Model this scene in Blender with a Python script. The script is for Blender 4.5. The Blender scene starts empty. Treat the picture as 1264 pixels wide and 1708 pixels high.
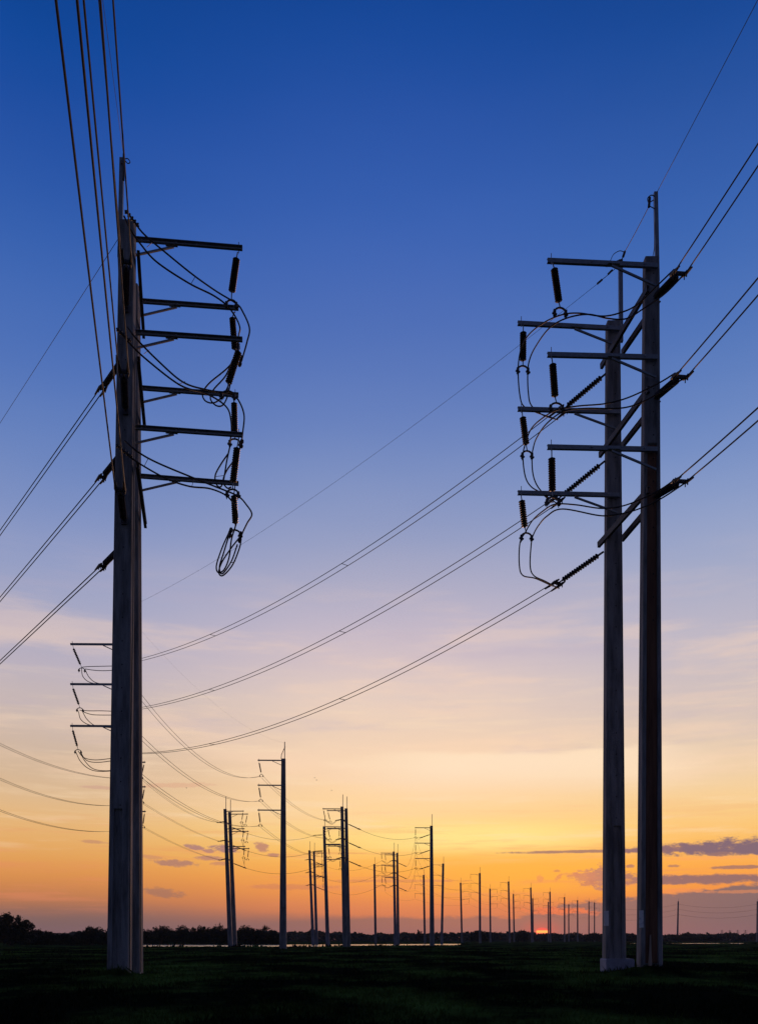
import bpy, math, random
from mathutils import Vector, noise as mnoise
random.seed(7)
S = bpy.context.scene
C = S.collection

# ------------------------------------------------------------ camera
F, HZ, CX, H = 1500.0, 1568.0, 632.0, 0.95      # focal length in photo pixels, horizon row, centre column, eye height
cam = bpy.data.objects.new('camera', bpy.data.cameras.new('camera'))
C.objects.link(cam)
cam.location = (0, 0, H)
cam.rotation_euler = (math.pi/2, 0, 0)
cam.data.sensor_fit = 'HORIZONTAL'
cam.data.sensor_width = 36
cam.data.lens = 36*F/1264
cam.data.shift_y = (HZ-854)/1264
cam.data.clip_start = 0.1
cam.data.clip_end = 9000
S.camera = cam
S.view_settings.view_transform = 'Standard'
S.view_settings.look = 'None'
S.view_settings.exposure = 0
S.view_settings.gamma = 1
SUN_AZ = math.atan((904-CX)/F)                    # to the right of straight ahead
SUN_EL = math.radians(0.5)

def lin(c):
    return tuple(((v/255)/12.92 if v/255 <= 0.04045 else ((v/255+0.055)/1.055)**2.4) for v in c) + (1.0,)

def UV(px, py):
    """sky angles, times 1500, of a row and column of the photograph"""
    u = (px-CX)/F
    return math.atan(u)*1500, math.atan((HZ-py)/F/math.sqrt(1+u*u))*1500

# ------------------------------------------------------------ sky
W = bpy.data.worlds.new('World'); S.world = W
W.use_nodes = True
nt = W.node_tree; N = nt.nodes; L = nt.links
N.clear()
def node(t, **k):
    n = N.new(t)
    for a, b in k.items(): setattr(n, a, b)
    return n
def sock(n, i, v):
    if v is None: return
    if isinstance(v, (int, float)): n.inputs[i].default_value = v
    elif isinstance(v, tuple): n.inputs[i].default_value = v
    else: L.new(v, n.inputs[i])
def MT(op, a, b=None, c=None):
    n = node('ShaderNodeMath', operation=op)
    sock(n, 0, a); sock(n, 1, b); sock(n, 2, c)
    return n.outputs[0]
def SM(v, a, b, lo=0.0, hi=1.0):
    n = node('ShaderNodeMapRange', interpolation_type='SMOOTHSTEP')
    n.clamp = True
    sock(n, 0, v); sock(n, 1, a); sock(n, 2, b); sock(n, 3, lo); sock(n, 4, hi)
    return n.outputs[0]
def MIX(f, a, b, blend='MIX'):
    n = node('ShaderNodeMix', data_type='RGBA', blend_type=blend)
    sock(n, 0, f); sock(n, 6, a); sock(n, 7, b)
    return n.outputs[2]
def NOISE(u, v, su, sv, scale=1.0, detail=4.0, rough=0.55, off=0.0):
    cb = node('ShaderNodeCombineXYZ')
    L.new(MT('MULTIPLY', u, su), cb.inputs[0]); L.new(MT('MULTIPLY', v, sv), cb.inputs[1]); cb.inputs[2].default_value = off
    n = node('ShaderNodeTexNoise'); n.inputs['Scale'].default_value = scale
    n.inputs['Detail'].default_value = detail; n.inputs['Roughness'].default_value = rough
    L.new(cb.outputs[0], n.inputs['Vector'])
    return n.outputs[0]
tc = node('ShaderNodeTexCoord')
sp = node('ShaderNodeSeparateXYZ'); L.new(tc.outputs['Generated'], sp.inputs[0])
dx, dy, dz = sp.outputs
AZ = MT('MULTIPLY', MT('ARCTAN2', dx, dy), 1500.0)
HYP = MT('SQRT', MT('ADD', MT('MULTIPLY', dx, dx), MT('MULTIPLY', dy, dy)))
EL = MT('MULTIPLY', MT('ARCTAN2', dz, HYP), 1500.0)
warp = MT('MULTIPLY', MT('SUBTRACT', NOISE(AZ, EL, 0.003, 0.012, 1.0, 3), 0.5), 26.0)
ELW = MT('ADD', EL, MT('MULTIPLY', warp, SM(EL, 60.0, 400.0, 0.25, 1.0)))
VMAX = 1300.0
def ramp(px, stops):
    n = node('ShaderNodeValToRGB'); cr = n.color_ramp; cr.interpolation = 'B_SPLINE'
    pts = sorted((UV(px, py)[1]/VMAX, c) for py, c in stops)
    while len(cr.elements) < len(pts): cr.elements.new(0.5)
    for e, (p, c) in zip(cr.elements, pts):
        e.position = max(0, min(1, p)); e.color = lin(c)
    L.new(MT('DIVIDE', ELW, VMAX), n.inputs[0])
    return n.outputs[0]
RC = ramp(632, [(-200,(6,56,132)), (0,(10,68,150)), (100,(24,75,158)), (200,(38,82,165)), (300,(47,90,172)), (400,(58,98,178)), (500,(72,106,181)),
    (600,(84,115,184)), (700,(102,128,189)), (800,(123,143,193)), (900,(148,158,195)), (980,(174,172,196)), (1050,(196,184,200)), (1110,(214,194,196)),
    (1160,(227,204,192)), (1210,(236,208,186)), (1260,(246,212,180)), (1310,(254,214,168)), (1350,(255,214,156)), (1385,(255,214,136)), (1420,(255,198,100)),
    (1445,(253,178,80)), (1470,(250,162,72)), (1495,(240,145,76)), (1515,(226,132,84)), (1540,(214,122,86)), (1568,(205,115,85))])
RL = ramp(60, [(-200,(4,56,132)), (0,(2,68,150)), (100,(14,72,156)), (200,(30,78,162)), (300,(40,86,168)), (400,(52,96,175)), (500,(66,105,180)),
    (600,(78,113,184)), (700,(95,125,188)), (800,(115,138,192)), (900,(138,152,196)), (980,(158,164,196)), (1050,(172,170,194)), (1110,(186,176,190)),
    (1160,(198,182,182)), (1210,(206,184,172)), (1260,(210,182,156)), (1310,(218,184,148)), (1350,(230,186,132)), (1385,(232,178,112)), (1420,(230,166,92)),
    (1445,(228,154,80)), (1470,(218,140,76)), (1495,(196,124,80)), (1515,(168,112,88)), (1540,(140,104,96)), (1568,(128,100,100))])
RR = ramp(1200, [(-200,(10,58,130)), (0,(14,70,150)), (100,(30,78,156)), (200,(42,86,164)), (300,(50,94,172)), (400,(60,103,178)), (500,(74,112,183)),
    (600,(88,122,187)), (700,(107,135,193)), (800,(128,150,198)), (900,(152,164,200)), (980,(172,174,198)), (1050,(188,182,198)), (1110,(200,188,194)),
    (1160,(210,192,188)), (1210,(222,200,184)), (1260,(234,206,174)), (1310,(246,210,160)), (1350,(250,205,135)), (1385,(252,196,108)), (1420,(252,182,88)),
    (1445,(252,168,72)), (1470,(250,155,66)), (1495,(235,135,72)), (1515,(205,120,82)), (1540,(170,108,90)), (1568,(150,104,95))])
UL, UR = UV(60, 1400)[0], UV(1200, 1400)[0]
sky = MIX(SM(AZ, UL, 0.0, 0.0, 1.0), RL, RC)
sky = MIX(SM(AZ, 60.0, UR), sky, RR)
# thin high cirrus: pale cream streaks over the orange
ci = NOISE(AZ, EL, 0.0022, 0.016, 1.0, 6, 0.6, 3.1)
cm = MT('MULTIPLY', SM(ci, 0.46, 0.68), MT('MULTIPLY', SM(EL, 150.0, 260.0), SM(EL, 620.0, 420.0)))
sky = MIX(MT('MULTIPLY', cm, 0.42), sky, lin((255, 218, 186)))
ci2 = NOISE(AZ, EL, 0.003, 0.02, 1.0, 5, 0.6, 9.4)
cm2 = MT('MULTIPLY', SM(ci2, 0.5, 0.72), MT('MULTIPLY', SM(EL, 240.0, 330.0), SM(EL, 640.0, 450.0)))
sky = MIX(MT('MULTIPLY', cm2, 0.30), sky, lin((186, 172, 192)))
# bright cirrus sheet right of the middle
e0 = UV(860, 1262)
edge = MT('ADD', e0[1]+4.0, MT('MULTIPLY', MT('SUBTRACT', NOISE(AZ, EL, 0.006, 0.03, 1.0, 5, 0.6, 5.0), 0.5), 30.0))
sheet = MT('MULTIPLY', SM(MT('SUBTRACT', EL, edge), 10.0, -4.0), SM(EL, e0[1]-75.0, e0[1]-10.0))
sheet = MT('MULTIPLY', sheet, MT('MULTIPLY', SM(AZ, UV(520, 0)[0], UV(760, 0)[0]), SM(AZ, UV(1240, 0)[0], UV(1000, 0)[0])))
sky = MIX(MT('MULTIPLY', sheet, 0.85), sky, lin((255, 227, 194)))
yel = MT('MULTIPLY', SM(MT('ABSOLUTE', MT('SUBTRACT', AZ, UV(800, 0)[0])), 330.0, 20.0), SM(MT('ABSOLUTE', MT('SUBTRACT', EL, UV(800, 1398)[1])), 38.0, 4.0))
sky = MIX(MT('MULTIPLY', yel, 0.85), sky, lin((255, 232, 144)))
yel2 = MT('MULTIPLY', SM(MT('ABSOLUTE', MT('SUBTRACT', AZ, UV(900, 0)[0])), 330.0, 20.0), SM(MT('ABSOLUTE', MT('SUBTRACT', EL, UV(900, 1462)[1])), 52.0, 8.0))
sky = MIX(MT('MULTIPLY', yel2, 0.6), sky, lin((255, 183, 62)))
lw = NOISE(AZ, EL, 0.005, 0.075, 1.0, 6, 0.62, 12.5)
lm = MT('MULTIPLY', SM(lw, 0.50, 0.70), MT('MULTIPLY', SM(EL, 30.0, 60.0), SM(EL, 260.0, 120.0)))
sky = MIX(MT('MULTIPLY', lm, 0.38), sky, lin((232, 138, 100)))
lw2 = NOISE(AZ, EL, 0.004, 0.05, 1.0, 6, 0.62, 21.0)
lm2 = MT('MULTIPLY', SM(lw2, 0.50, 0.72), MT('MULTIPLY', SM(EL, 110.0, 170.0), SM(EL, 480.0, 330.0)))
sky = MIX(MT('MULTIPLY', lm2, 0.35), sky, lin((255, 226, 190)))
# low mauve cloud bank with a ragged top that climbs to the right
bn = MT('SUBTRACT', NOISE(AZ, EL, 0.02, 0.05, 1.0, 4, 0.6, 1.7), 0.5)
bedge = MT('ADD', 38.0, MT('ADD', SM(AZ, UV(850, 0)[0], UV(960, 0)[0], 0.0, 22.0), SM(AZ, UV(1010, 0)[0], UV(1230, 0)[0], 0.0, 22.0)))
bedge = MT('ADD', bedge, MT('MULTIPLY', bn, SM(AZ, UV(500, 0)[0], UV(1000, 0)[0], 8.0, 34.0)))
bsoft = SM(AZ, -450.0, 80.0, 26.0, 3.0)
bank = MT('SUBTRACT', 1.0, SM(MT('SUBTRACT', EL, bedge), MT('MULTIPLY', bsoft, -1.0), bsoft))
bcol = MIX(SM(AZ, -500.0, 50.0), lin((120, 98, 100)), lin((150, 106, 98)))
bcol = MIX(SM(AZ, 120.0, 560.0), bcol, lin((116, 100, 108)))
bcol = MIX(SM(EL, 34.0, 4.0, 0.0, 0.5), bcol, lin((140, 102, 110)))
sky = MIX(MT('MULTIPLY', bank, 0.96), sky, bcol)
# separate clouds: column, row, half width, half height, colour, opacity, raggedness, tilt
fine = NOISE(AZ, EL, 0.055, 0.13, 1.0, 8, 0.72, 2.2)
fine = MT('MULTIPLY', MT('SUBTRACT', fine, 0.5), 1.7)
def cloud(px, py, w, h, col, op=1.0, rag=2.2, tilt=0.0, flat=False):
    global sky
    u0, v0 = UV(px, py)
    du = MT('SUBTRACT', AZ, u0)
    dv = MT('SUBTRACT', MT('SUBTRACT', EL, v0), MT('MULTIPLY', du, tilt))
    if flat: dv = MT('MAXIMUM', dv, MT('MULTIPLY', dv, 4.0)) if False else MT('ADD', MT('MAXIMUM', dv, 0.0), MT('MULTIPLY', MT('MINIMUM', dv, 0.0), 3.0))
    a = MT('DIVIDE', du, float(w)); b = MT('DIVIDE', dv, float(h))
    d = MT('SUBTRACT', 1.0, MT('ADD', MT('MULTIPLY', a, a), MT('MULTIPLY', b, b)))
    d = MT('ADD', d, MT('MULTIPLY', fine, rag))
    sky = MIX(MT('MULTIPLY', SM(d, -0.12, 0.75), min(1.0, op*1.04)), sky, lin(col))
PU = (158, 112, 112)
cloud(1010, 1420, 190, 3.0, (150, 112, 108), 0.85, 1.2)
cloud(1130, 1419, 110, 12, (134, 102, 112), 0.95, 2.0, 0.0, True)
cloud(1240, 1420, 120, 23, (120, 98, 116), 0.97, 2.0, 0.0, True)
cloud(1180, 1432, 90, 3, (255, 168, 92), 0.6, 1.6)
cloud(1206, 1425, 26, 4, (150, 112, 108), 0.7)
cloud(1230, 1447, 46, 3.5, (150, 108, 106), 0.8, 1.4)
cloud(1122, 1445, 12, 3, (160, 110, 104), 0.7)
cloud(1190, 1467, 120, 9, (134, 102, 108), 0.92, 1.6)
cloud(1110, 1468, 60, 8, (140, 104, 108), 0.9, 2.0)
cloud(1000, 1464, 22, 20, (190, 128, 108), 0.95, 2.8)
cloud(974, 1463, 26, 11, (206, 132, 104), 0.85, 3.2)
cloud(985, 1474, 16, 6, (196, 124, 100), 0.8, 3.2)
cloud(1040, 1466, 30, 13, (168, 116, 106), 0.9, 2.6)
cloud(1051, 1446, 7, 4, (170, 116, 106), 0.8)
cloud(954, 1459, 14, 4, (214, 134, 98), 0.75, 3.0)
cloud(930, 1465, 8, 5, (222, 136, 92), 0.7, 3.0, 0.6)
cloud(929, 1453, 7, 2.5, (206, 132, 92), 0.7)
cloud(901, 1466, 6, 7, (230, 142, 92), 0.6, 3.0)
cloud(930, 1520, 62, 7, (242, 122, 78), 0.85, 2.4)
cloud(990, 1524, 12, 5, (226, 120, 88), 0.6, 2.4)
cloud(1130, 1487, 42, 5, (244, 146, 84), 0.7, 2.2)
cloud(1225, 1488, 60, 3, (224, 138, 92), 0.55, 2.2)
cloud(660, 1470, 130, 3, (214, 134, 92), 0.6, 1.6)
cloud(560, 1424, 60, 2, (226, 150, 96), 0.4, 1.6)
cloud(326, 1414, 18, 5, (166, 118, 122), 0.8, 2.2, -0.15)
cloud(348, 1420, 12, 4, (168, 118, 120), 0.7, 2.4)
cloud(374, 1416, 28, 7, (160, 116, 122), 0.85, 2.4, -0.1)
cloud(436, 1413, 14, 8, (184, 124, 112), 0.8, 2.6, -0.2)
cloud(456, 1427, 12, 3.5, (180, 122, 110), 0.8, 2.0)
cloud(350, 1432, 30, 4, (176, 122, 116), 0.75, 2.0)
cloud(290, 1440, 40, 6, (164, 116, 112), 0.75, 2.4, -0.06)
cloud(368, 1442, 18, 4, (190, 126, 108), 0.6, 2.4)
cloud(250, 1430, 30, 4, (196, 134, 108), 0.5, 2.4, -0.1)
cloud(272, 1490, 36, 9, (160, 112, 98), 0.7, 1.8, -0.1)
cloud(486, 1480, 80, 6, (208, 126, 92), 0.55, 1.8)
cloud(158, 1405, 24, 3, (196, 140, 108), 0.7, 1.8, -0.05)
cloud(168, 1314, 34, 3, (206, 160, 140), 0.6, 1.8)
cloud(300, 1310, 70, 4.5, (222, 168, 138), 0.5, 2.2, 0.05)
# the sun, half sunk in the haze at the horizon
su, sv = UV(904, 1555)
da, de = MT('SUBTRACT', AZ, su), MT('SUBTRACT', EL, sv)
r = MT('SQRT', MT('ADD', MT('MULTIPLY', da, da), MT('MULTIPLY', MT('MULTIPLY', de, de), 2.6)))
sky = MIX(SM(r, 46.0, 4.0, 0.0, 0.55), sky, lin((220, 96, 84)))
sky = MIX(SM(r, 13.0, 9.0), sky, lin((255, 86, 84)))
band = MT('MULTIPLY', SM(r, 10.5, 8.0), SM(MT('ABSOLUTE', MT('SUBTRACT', de, 0.3)), 3.2, 1.0))
sky = MIX(band, sky, (1.5, 0.62, 0.13, 1))
# the sky behind the viewer is already dark blue, the ground side is dark
bk = node('ShaderNodeValToRGB'); bk.color_ramp.elements[0].color = lin((82, 86, 112)); bk.color_ramp.elements[1].color = lin((24, 40, 80))
L.new(SM(EL, 0.0, 1100.0), bk.inputs[0])
sky = MIX(SM(dy, 0.55, -0.15), sky, bk.outputs[0])
sky = MIX(SM(EL, 1350.0, 2100.0), sky, lin((10, 34, 92)))
sky = MIX(SM(EL, -1.0, -40.0), sky, lin((20, 20, 24)))
bg = node('ShaderNodeBackground'); L.new(sky, bg.inputs[0]); bg.inputs[1].default_value = 1.0
ns = node('ShaderNodeTexSky', sky_type='NISHITA'); ns.sun_disc = False
ns.sun_elevation = SUN_EL; ns.sun_rotation = SUN_AZ
bg2 = node('ShaderNodeBackground'); L.new(ns.outputs[0], bg2.inputs[0]); bg2.inputs[1].default_value = 0.01
ad = node('ShaderNodeAddShader'); L.new(bg.outputs[0], ad.inputs[0]); L.new(bg2.outputs[0], ad.inputs[1])
out = node('ShaderNodeOutputWorld'); L.new(ad.outputs[0], out.inputs[0])

sl = bpy.data.lights.new('sun', 'SUN'); sl.energy = 1.2; sl.angle = math.radians(0.6); sl.color = (1, 0.5, 0.3)
so = bpy.data.objects.new('sun', sl); C.objects.link(so)
sd = Vector((math.sin(SUN_AZ)*math.cos(SUN_EL), math.cos(SUN_AZ)*math.cos(SUN_EL), math.sin(SUN_EL)))
so.rotation_euler = sd.to_track_quat('Z', 'Y').to_euler()
so.location = (0, 0, 30)

# ------------------------------------------------------------ materials
def mat(name, col, rough=0.8, metal=0.0, var=None, scale=4.0, stretch=(1, 1, 1), bump=0.0, spec=0.4, bscale=30.0, lo=0.35, hi=0.65):
    m = bpy.data.materials.new(name); m.use_nodes = True
    t = m.node_tree; b = t.nodes['Principled BSDF']
    b.inputs['Roughness'].default_value = rough; b.inputs['Metallic'].default_value = metal
    b.inputs['Specular IOR Level'].default_value = spec
    b.inputs['Base Color'].default_value = (*col, 1)
    co = t.nodes.new('ShaderNodeTexCoord'); mp = t.nodes.new('ShaderNodeMapping')
    mp.inputs['Scale'].default_value = stretch
    t.links.new(co.outputs['Object'], mp.inputs[0])
    if var:
        n = t.nodes.new('ShaderNodeTexNoise'); n.inputs['Scale'].default_value = scale; n.inputs['Detail'].default_value = 6
        n.inputs['Roughness'].default_value = 0.65
        t.links.new(mp.outputs[0], n.inputs['Vector'])
        r = t.nodes.new('ShaderNodeValToRGB')
        r.color_ramp.elements[0].position = lo; r.color_ramp.elements[0].color = (*col, 1)
        r.color_ramp.elements[1].position = hi; r.color_ramp.elements[1].color = (*var, 1)
        t.links.new(n.outputs[0], r.inputs[0]); t.links.new(r.outputs[0], b.inputs['Base Color'])
    if bump:
        n2 = t.nodes.new('ShaderNodeTexNoise'); n2.inputs['Scale'].default_value = bscale; n2.inputs['Detail'].default_value = 5
        t.links.new(co.outputs['Object'], n2.inputs['Vector'])
        bp = t.nodes.new('ShaderNodeBump'); bp.inputs['Strength'].default_value = bump; bp.inputs['Distance'].default_value = 0.02
        t.links.new(n2.outputs[0], bp.inputs['Height']); t.links.new(bp.outputs[0], b.inputs['Normal'])
    return m
CONC = mat('concrete', (0.12, 0.125, 0.135), 0.85, 0, (0.29, 0.30, 0.325), 1.9, (2.6, 2.6, 0.35), 0.6, lo=0.36, hi=0.60)
CONC_B = mat('stained_concrete', (0.10, 0.045, 0.028), 0.9, 0, (0.24, 0.12, 0.075), 1.6, (4, 4, 0.25), 0.35)
BLOCK = mat('footing_concrete', (0.22, 0.25, 0.34), 0.9, 0, (0.36, 0.40, 0.52), 5.0, (1, 1, 1), 0.4)
STEEL = mat('galvanised_steel', (0.20, 0.24, 0.28), 0.5, 0.5, (0.30, 0.34, 0.38), 9.0, (1, 1, 1), 0.1)
DSTEEL = mat('dark_steel', (0.045, 0.045, 0.055), 0.6, 0.3, (0.09, 0.085, 0.09), 8.0, (1, 1, 1), 0.1)
PORC = mat('insulator_glaze', (0.022, 0.018, 0.022), 0.35, 0, (0.04, 0.03, 0.032), 12.0)
CABLE = mat('weathered_aluminium_cable', (0.035, 0.030, 0.030), 0.6, 0.0, (0.06, 0.048, 0.042), 20.0, spec=0.25)
GWIRE = mat('ground_wire', (0.34, 0.27, 0.22), 0.6, 0.2, (0.42, 0.33, 0.27), 6.0)
PLATE = mat('painted_plate', (0.88, 0.89, 0.92), 0.5, 0, (0.62, 0.64, 0.70), 9.0, (1, 1, 1), 0, lo=0.52, hi=0.62)
BOLT = mat('zinc_bolt', (0.4, 0.42, 0.45), 0.5, 0.4)
HOLE = mat('dark_hole', (0.02, 0.02, 0.025), 0.9)
BARK = mat('bark', (0.05, 0.04, 0.03), 0.9, 0, (0.09, 0.07, 0.05), 10, (1, 1, .3))
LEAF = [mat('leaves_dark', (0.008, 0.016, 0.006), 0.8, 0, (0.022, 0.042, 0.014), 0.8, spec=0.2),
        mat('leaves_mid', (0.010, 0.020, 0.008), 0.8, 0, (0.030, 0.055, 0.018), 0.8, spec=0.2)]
WOOD = mat('far_foliage', (0.02, 0.03, 0.018), 0.8, 0, (0.04, 0.055, 0.032), 0.05, spec=0.1)
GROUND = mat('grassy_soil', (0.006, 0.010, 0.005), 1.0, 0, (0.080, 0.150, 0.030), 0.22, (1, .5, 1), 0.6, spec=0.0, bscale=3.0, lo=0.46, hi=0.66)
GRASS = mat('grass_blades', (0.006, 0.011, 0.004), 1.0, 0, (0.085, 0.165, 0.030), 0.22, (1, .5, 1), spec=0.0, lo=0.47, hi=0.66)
WATER = mat('pond_water', (0.22, 0.21, 0.24), 0.16, 0, spec=0.5, bump=1.0, bscale=1.1)
for n_ in WATER.node_tree.nodes:
    if n_.type == 'BUMP': n_.inputs['Distance'].default_value = 0.22
WATER.node_tree.nodes['Principled BSDF'].inputs['IOR'].default_value = 2.0
BIRDM = mat('bird_feathers', (0.03, 0.03, 0.035), 0.8)

# ------------------------------------------------------------ mesh helpers
class MB:
    def __init__(s): s.v = []; s.f = []
    def tube(s, pts, r, n=8, cap=True):
        pts = [Vector(p) for p in pts]
        if isinstance(r, (int, float)): r = [r]*len(pts)
        base = len(s.v); ref = None
        for i, p in enumerate(pts):
            d = (pts[min(i+1, len(pts)-1)]-pts[max(i-1, 0)])
            d = d.normalized() if d.length > 1e-9 else Vector((0, 0, 1))
            if ref is None:
                ref = d.cross(Vector((0, 0, 1)) if abs(d.z) < 0.9 else Vector((1, 0, 0))).normalized()
            else:
                ref = (ref-d*ref.dot(d)).normalized()
            b = d.cross(ref)
            for k in range(n):
                a = 2*math.pi*k/n
                s.v.append(p+(ref*math.cos(a)+b*math.sin(a))*r[i])
        for i in range(len(pts)-1):
            for k in range(n):
                a = base+i*n+k; b2 = base+i*n+(k+1) % n
                s.f.append((a, b2, b2+n, a+n))
        if cap:
            s.f.append(tuple(base+k for k in range(n))[::-1])
            s.f.append(tuple(base+(len(pts)-1)*n+k for k in range(n)))
        return s
    def lathe(s, p, q, prof, n=12):
        p, q = Vector(p), Vector(q)
        # nearly coincident points along the axis are fine: build explicitly
        d = (q-p).normalized(); ref = d.cross(Vector((0, 0, 1)) if abs(d.z) < 0.9 else Vector((1, 0, 0))).normalized(); b = d.cross(ref)
        base = len(s.v)
        for t, r in prof:
            c = p+(q-p)*t
            for k in range(n):
                a = 2*math.pi*k/n; s.v.append(c+(ref*math.cos(a)+b*math.sin(a))*r)
        for i in range(len(prof)-1):
            for k in range(n):
                a = base+i*n+k; b2 = base+i*n+(k+1) % n
                s.f.append((a, b2, b2+n, a+n))
        s.f.append(tuple(base+k for k in range(n))[::-1]); s.f.append(tuple(base+(len(prof)-1)*n+k for k in range(n)))
        return s
    def bar(s, p, q, w, h, up=(0, 0, 1)):
        """box from p to q, w across, h along up"""
        p, q, up = Vector(p), Vector(q), Vector(up)
        d = (q-p).normalized(); sd = d.cross(up).normalized(); u = sd.cross(d)
        base = len(s.v)
        for c in (p, q):
            for a, b in ((-1, -1), (1, -1), (1, 1), (-1, 1)): s.v.append(c+sd*(a*w/2)+u*(b*h/2))
        for f in ((0, 3, 2, 1), (4, 5, 6, 7), (0, 1, 5, 4), (1, 2, 6, 5), (2, 3, 7, 6), (3, 0, 4, 7)): s.f.append(tuple(base+i for i in f))
        return s
    def channel(s, p, q, w, h, t=0.012, up=(0, 0, 1), side=1):
        """steel channel: web plus two flanges"""
        p, q, up = Vector(p), Vector(q), Vector(up)
        d = (q-p).normalized(); sd = d.cross(up).normalized()*side; u = sd.cross(d).normalized()*side
        s.bar(p, q, t, h, up)
        for z in (-1, 1):
            o = sd*((w+t)/2+0.001)+u*(z*(h-t)/2)
            s.bar(p+o, q+o, w, t, up)
        return s
    def build(s, name, m, parent=None, origin=None, smooth=False):
        me = bpy.data.meshes.new(name)
        o0 = Vector(origin) if origin is not None else Vector((0, 0, 0))
        me.from_pydata([tuple(Vector(v)-o0) for v in s.v], [], s.f)
        me.materials.append(m)
        if smooth:
            for p in me.polygons: p.use_smooth = True
        me.update()
        o = bpy.data.objects.new(name, me); C.objects.link(o)
        if parent is not None: o.parent = parent
        elif origin is not None: o.location = o0
        return o
def thing(name, loc, label, cat, group=None):
    o = bpy.data.objects.new(name, None); C.objects.link(o); o.location = loc; o.empty_display_size = 0.3
    tag(o, label, cat, group); return o
def tag(o, label, cat, group=None):
    o['label'] = label; o['category'] = cat
    if group: o['group'] = group
def at(px, py, Y):
    return Vector(((px-CX)/F*Y, Y, H+(HZ-py)/F*Y))
def spline(pts, k=6):
    """Catmull-Rom through the points"""
    P = [Vector(p) for p in pts]; P = [P[0]*2-P[1]]+P+[P[-1]*2-P[-2]]; o = []
    for i in range(1, len(P)-2):
        for j in range(k):
            t = j/k; a, b, c, d = P[i-1], P[i], P[i+1], P[i+2]
            o.append(0.5*((2*b)+(c-a)*t+(2*a-5*b+4*c-d)*t*t+(3*b-a-3*c+d)*t**3))
    o.append(P[-2]); return o
def put(mb, name, m, root, parent=None, smooth=False):
    """a part (or sub-part) of root, in root's own coordinates"""
    o = mb.build(name, m, parent if parent is not None else root, root.location, smooth)
    return o

# ------------------------------------------------------------ ground
def sstep(a, b, x):
    t = max(0.0, min(1.0, (x-a)/(b-a))); return t*t*(3-2*t)
def pond(x, y):
    """0 on land, 1 in the middle of a pond"""
    px = CX+x/y*F if y > 1 else 0
    w = mnoise.noise(Vector((x*0.05, y*0.05, 0)))*9 + mnoise.noise(Vector((x*0.25, y*0.1, 4)))*4
    near = 127+sstep(420, 760, px)*34+w
    far = near+62+w
    a = sstep(0, 3, y-near)*sstep(0, 6, far-y)*sstep(180, 260, px)*sstep(775, 745, px)
    n2, f2 = 214+w*0.9, 272+w
    b = sstep(0, 4, y-n2)*sstep(0, 6, f2-y)*sstep(1035, 1048, px)
    b *= 1-sstep(1066, 1072, px)*sstep(1122, 1116, px)
    return max(a, b)
def gz(x, y):
    z = mnoise.noise(Vector((x*0.08, y*0.08, 1.3)))*0.07*min(1, y/30)+mnoise.noise(Vector((x*0.6, y*0.6, 7)))*0.02
    if y > 60: z *= 0.6
    z += 0.30*math.exp(-(((x-7.3)/0.9)**2+((y-24.25)/0.7)**2)*1.2)
    z += 0.16*math.exp(-(((x+6.75)/0.35)**2+((y-23.3)/0.4)**2))
    if 60 < y < 600:
        z -= 0.55*pond(x, y)
        z -= 0.05*sstep(60, 130, y)
    elif y >= 600: z -= 0.05
    return z
ys = [-60, -30, -15, -5, 0, 3]; y = 5.0
while y < 120: ys.append(y); y *= 1.022
while y < 300: ys.append(y); y += 1.6
while y < 1580: ys.append(y); y *= 1.06
K = 220
g = MB()
for y in ys:
    half = 80 if y < 60 else y*1.1+20
    for i in range(K+1):
        t = (i/K)*2-1
        x = half*(0.45*t+0.55*t**3) if y < 60 else half*(0.62*t+0.38*t**5)
        g.v.append((x, y, gz(x, y)))
for j in range(len(ys)-1):
    for i in range(K):
        a = j*(K+1)+i
        g.f.append((a, a+1, a+K+2, a+K+1))
go = g.build('ground', GROUND, smooth=True); go['kind'] = 'structure'
w = MB(); w.v = [(-90, 110, -0.13), (520, 110, -0.13), (520, 330, -0.13), (-90, 330, -0.13)]; w.f = [(0, 1, 2, 3)]
wo = w.build('pond_water', WATER); wo['kind'] = 'structure'

# grass growing over the near field
gr = MB()
def blade(x, y, h, wd):
    z = gz(x, y)-0.01
    a = random.uniform(0, math.pi); lx, ly = math.cos(a)*wd, math.sin(a)*wd
    bx, by = random.gauss(0, 0.35)*h, random.gauss(0, 0.35)*h
    i = len(gr.v)
    gr.v += [(x-lx, y-ly, z), (x+lx, y+ly, z), (x+bx*.4+lx*.6, y+by*.4+ly*.6, z+h*.6), (x+bx, y+by, z+h)]
    gr.f += [(i, i+1, i+2), (i, i+2, i+3)]
for k in range(52000):
    y = 7.5*math.exp(random.random()*math.log(14))
    x = random.uniform(-0.47, 0.47)*y
    d = mnoise.noise(Vector((x*0.5, y*0.3, 2)))
    if d < -0.25 and random.random() < 0.7: continue
    blade(x, y, random.uniform(0.03, 0.085)*(1+0.9*max(0, d))*(1+y/130), 0.004+0.0004*y)
for k in range(700):       # taller tufts
    y = 9*math.exp(random.random()*math.log(12)); x = random.uniform(-0.47, 0.47)*y
    hh = random.uniform(0.06, 0.13)
    for q in range(14): blade(x+random.gauss(0, .06), y+random.gauss(0, .06), hh*random.uniform(.5, 1.1), 0.004+0.0003*y)
for (cx, cy, rx, ry) in ((-7, 23.5, 1.0, .5), (6.95, 25.6, .9, .25), (7.3, 23.7, .8, .4), (-6.8, 23.1, .4, .2)):
    for q in range(520): blade(random.gauss(cx, rx*.6), random.gauss(cy, ry*.6), random.uniform(.05, .12)+(.16*random.random() if q % 9 == 0 else 0), .009)
tag(gr.build('grass', GRASS), 'short dark green grass covering the foreground field below the poles', 'grass')
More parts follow.
